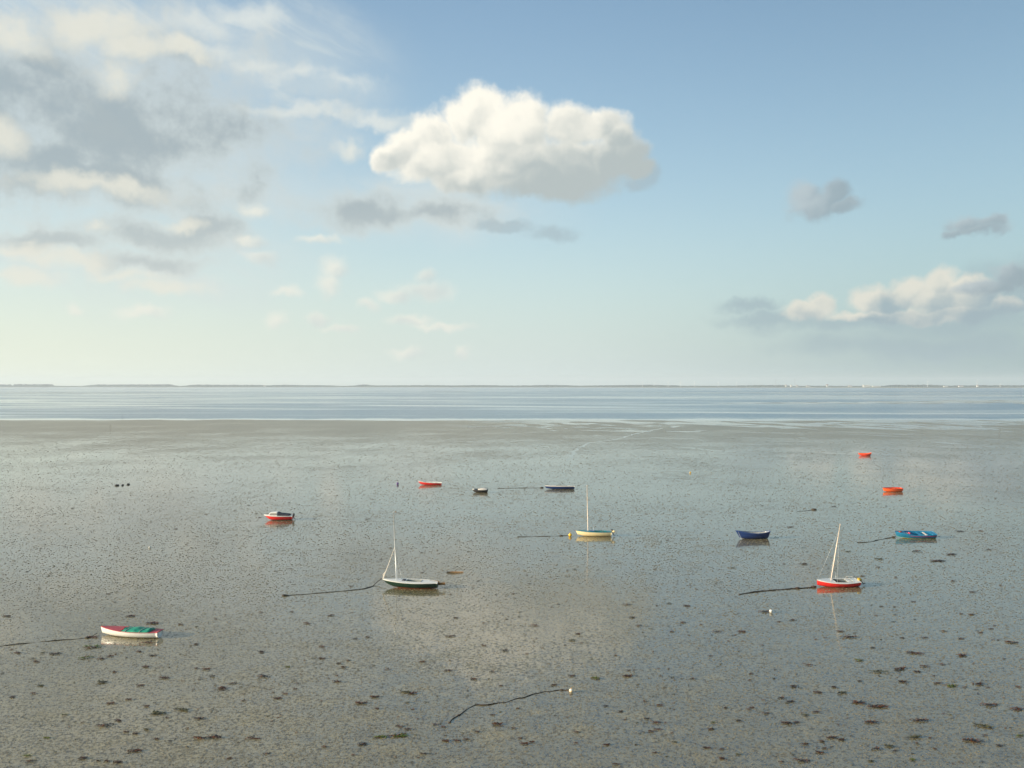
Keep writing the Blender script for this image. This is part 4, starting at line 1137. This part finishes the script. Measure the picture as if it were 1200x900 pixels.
# the countless small scraps: one scatter
scr = MB()
sr = random.Random(5)
cnt = 0
while cnt < 1900:
    y = 508 + 400 * sr.random() ** 0.85; x = sr.uniform(-60, 1260)
    dens = 0.05 + 1.5 * max(0, mnoise.noise(Vector((x * 0.011, y * 0.03, 3))) + 0.12)
    dens *= 0.55 + 0.45 * x / 1200
    if sr.random() > dens: continue
    c_ = at(x, y)
    wpx = 1.1 + 4.2 * sr.random() ** 2.2
    L_ = wpx * c_.y / FPX
    weed_mb(cnt, scr, L_, (c_.x, c_.y), sr.gauss(0, 0.3) + pi * (sr.random() < 0.5), True, 0)
    k_ = sr.choice([0, 0, 1, 1, 2, 3]) if sr.random() < 0.9 else 2
    nf_ = 0
    cnt += 1
    q_ = len(scr.f)
    st_ = getattr(scr, 'last', 0)
    for i in range(st_, q_): scr.mi[i] = k_
    scr.last = q_
tag(scr.build('seaweed_scraps', None, mats=[WM['rust'], WM['dark'], WM['olive'], paint('pale grass weed', (0.16, 0.13, 0.07), 0.5, 0.3, 9, dirt=0)]), kind='stuff')

# ------------------------------------------------------------------ far coast: woods, villages, turbines
def coast(xpx, back=140.0):
    u = (xpx - 600) / FPX; Y = shore_y(u) + back
    return Vector((u * Y, Y, 6.0))


PROF = [(-60, 3.0), (0, 3.2), (12, 3.2), (14, 0.5), (17, 3.8), (60, 3.4), (63, 1.2), (95, 1.0), (112, 3.0), (160, 3.2), (200, 3.2), (210, 0.8), (226, 3.0), (300, 2.6), (312, 2.0), (330, 2.6), (380, 2.0),
        (400, 1.0), (415, 1.6), (425, 3.4), (440, 1.6), (500, 2.4), (530, 1.8), (560, 2.4), (600, 1.6), (640, 2.6), (680, 1.6), (740, 2.6), (760, 3.0), (800, 1.6), (850, 1.6), (890, 2.6), (915, 2.8), (930, 1.2),
        (960, 1.6), (1000, 1.4), (1012, 1.6), (1035, 1.6), (1045, 3.0), (1090, 3.2), (1110, 2.0), (1150, 2.4), (1200, 2.4), (1260, 2.6)]


def prof(x):
    for (xa, ha), (xb_, hb) in zip(PROF, PROF[1:]):
        if xa <= x <= xb_: return ha + (hb - ha) * (x - xa) / (xb_ - xa)
    return 2.0


fr = random.Random(9)
wd_ = MB()
x = -60.0
while x < 1260:
    hpx = prof(x)
    x += fr.uniform(0.25, 0.7)
    if hpx < 0.9 and fr.random() < 0.6: continue
    c_ = coast(x, 150 + fr.uniform(0, 700))
    hh = max(3.0, hpx * c_.y / FPX * fr.uniform(0.62, 1.1) * 0.8)
    rx_ = fr.uniform(5, 11) * (0.6 + 0.4 * min(1, hh / 14))
    k0 = len(wd_.v)
    wd_.ball((c_.x, c_.y, 5 + hh * 0.52), 1, 8, 6, (rx_, rx_, hh * 0.52))
    for i in range(k0, len(wd_.v)):
        p_ = Vector(wd_.v[i]); d_ = p_ - Vector((c_.x, c_.y, 5 + hh * 0.5))
        wd_.v[i] = tuple(p_ + d_ * 0.30 * mnoise.noise(p_ * 0.23))
tag(wd_.build('far_woods', paint('distant foliage', (0.030, 0.050, 0.045), 0.9, 0.35, 0.02, dirt=0)), kind='stuff')

WH = paint('white render', (0.62, 0.60, 0.54), 0.7, 0.05, 0.05, dirt=0)
RF = paint('dull roof tiles', (0.22, 0.12, 0.09), 0.8, 0.15, 0.05, dirt=0)
LR = paint('pale sheet roof', (0.70, 0.70, 0.66), 0.5, 0.05, 0.05, dirt=0)
WN = paint('dark window band', (0.06, 0.07, 0.08), 0.2, 0.05, 0.05, dirt=0)


def house(x, w_, hh, label, roof=RF, flat=False, group=None, back=100):
    c_ = coast(x, back); c_.z = 5.8
    o = tag(empty('building', c_), label, 'building', group)
    mb = MB().box((0, 0, hh / 2 - 1), (w_, 14, hh + 2)); mb.build('wall', WH, o, False)
    if flat: MB().box((0, 0, hh + 0.25), (w_ + 0.8, 14.8, 0.5)).build('roof', roof, o, False)
    else:
        r_ = hh * 0.55
        MB().add([(-w_ / 2 - .4, -7.5, hh), (w_ / 2 + .4, -7.5, hh), (w_ / 2 + .4, 7.5, hh), (-w_ / 2 - .4, 7.5, hh), (-w_ / 2 - .4, 0, hh + r_), (w_ / 2 + .4, 0, hh + r_)], [(0, 1, 5, 4), (2, 3, 4, 5), (0, 4, 3), (1, 2, 5), (0, 3, 2, 1)]).build('roof', roof, o, False)
    n_ = max(2, int(w_ / 9))
    for i in range(n_):
        MB().box((-w_ / 2 + w_ * (i + 0.5) / n_, -7.02, hh * 0.5), (w_ / n_ * 0.45, 0.1, hh * 0.3)).build('window', WN, o, False)
    return o


house(1015.5, 52, 15, 'brightest white hall on the far coast at the right', LR, True)
house(1027, 62, 8, 'long low pale building joined to the right of the bright white hall', LR, True)
house(969.5, 13, 13, 'single white house on the far coast left of the bright white hall', RF)
house(921, 11, 11, 'left white house of the far village on the right', RF)
house(927.5, 13, 15, 'tall white house in the far village right of the first one', LR, True)
house(934, 14, 9, 'low pale house at the right end of the far village', RF)
house(1108, 26, 7, 'low pale shed on the far coast between two tall white masts', LR, True)
house(1126, 34, 7, 'pale shed with a dull red roof on the far right coast', RF)
house(947, 26, 7, 'low pale barn between the far village and the single white house', RF)
house(996, 24, 7, 'low barn just left of the bright white hall', RF)
house(310, 18, 9, 'pale farmhouse in the woods of the far left coast', RF)
house(1145.5, 11, 10, 'white hut at the foot of the tall white turbine near the right edge', RF)

TW = paint('turbine white', (0.82, 0.82, 0.80), 0.4, 0.03, 0.05, dirt=0)


def turbine(x, hh, rot, blade, label, r=1.4, back=120, group=None):
    c_ = coast(x, back); c_.z = 5.5
    o = tag(empty('wind_turbine', c_), label, 'wind turbine', group)
    MB().tube([(0, 0, -1), (0, 0, hh)], [r, r * 0.55], 10).build('tower', TW, o)
    na = MB().box((0, -0.5, hh + 0.9), (2.2, 5.5, 2.0)).build('nacelle', TW, o, False)
    MB().ball((0, -3.6, hh + 0.9), 1.1, 10, 8).build('hub', TW, o)
    for k_ in range(3):
        a_ = rot + k_ * 2 * pi / 3
        d_ = Vector((sin(a_), 0, cos(a_))); s_ = Vector((cos(a_), 0, -sin(a_)))
        vs = []
        for t, w_ in ((0.03, 0.7), (0.2, 1.5), (0.6, 1.0), (1.0, 0.25)):
            for sx, sy in ((-0.3, 0.15), (0.7, 0.0), (-0.3, -0.15)):
                vs.append(Vector((0, -3.9, hh + 0.9)) + d_ * (blade * t) + s_ * (w_ * sx * 1.6) + Vector((0, sy * 1.2, 0)))
        MB().add(vs, [(i * 3 + j, i * 3 + (j + 1) % 3, (i + 1) * 3 + (j + 1) % 3, (i + 1) * 3 + j) for i in range(3) for j in range(3)] + [(0, 2, 1), (9, 10, 11)]).build('rotor_blade', TW, o, False)
    return o


TG = 'wind turbines along the far coast'
turbine(753, 34, 0.3, 13, 'wind turbine standing in the dark wood, leftmost of the row', group=TG)
turbine(767.5, 28, 0.9, 11, 'faint wind turbine second from the left of the row', group=TG, r=1.0)
turbine(783, 36, 0.5, 14, 'wind turbine third from the left of the row', group=TG)
turbine(797.5, 38, 0.0, 15, 'tallest wind turbine of the row, fourth from the left', group=TG, r=1.7)
turbine(814, 36, 1.0, 14, 'wind turbine fifth from the left, blades spread sideways', group=TG)
turbine(841.5, 33, 0.2, 12, 'wind turbine sixth from the left, alone over low ground', group=TG, r=1.0)
turbine(863, 35, 0.1, 13, 'rightmost wind turbine of the row, before the dark wood', group=TG, r=1.0)
turbine(1087, 42, 0.05, 16, 'tall white turbine right of the bright white hall', r=1.5)
turbine(1145, 40, 0.08, 15, 'tall white turbine near the right edge of the coast', r=1.5)
turbine(1172, 22, 0.6, 9, 'short white turbine nearest to the right edge', r=2.0)
for (x_, hh, lab) in ((909, 62, 'thin lattice mast left of the far village'), (931.5, 68, 'thin lattice mast over the far village')):
    c_ = coast(x_, 300); mb = MB()
    for sx in (-1, 1):
        for sy in (-1, 1): mb.tube([(sx * 1.8, sy * 1.8, -2), (sx * 0.4, sy * 0.4, hh)], 0.25, 5)
    for k_ in range(10):
        z_ = hh * k_ / 10; w_ = 1.8 - 1.4 * k_ / 10
        mb.tube([(-w_, -w_, z_), (w_, -w_, z_ + hh / 10)], 0.15, 4); mb.tube([(w_, w_, z_), (-w_, w_, z_ + hh / 10)], 0.15, 4)
    mb.tube([(-5, 0, hh * 0.8), (5, 0, hh * 0.8)], 0.3, 4); mb.tube([(-3.5, 0, hh * 0.93), (3.5, 0, hh * 0.93)], 0.3, 4)
    ob = mb.build('lattice_mast', paint('galvanised steel', (0.30, 0.32, 0.33), 0.5, 0.1, 0.1, dirt=0)); ob.location = (c_.x, c_.y, 6)
    tag(ob, lab, 'mast')
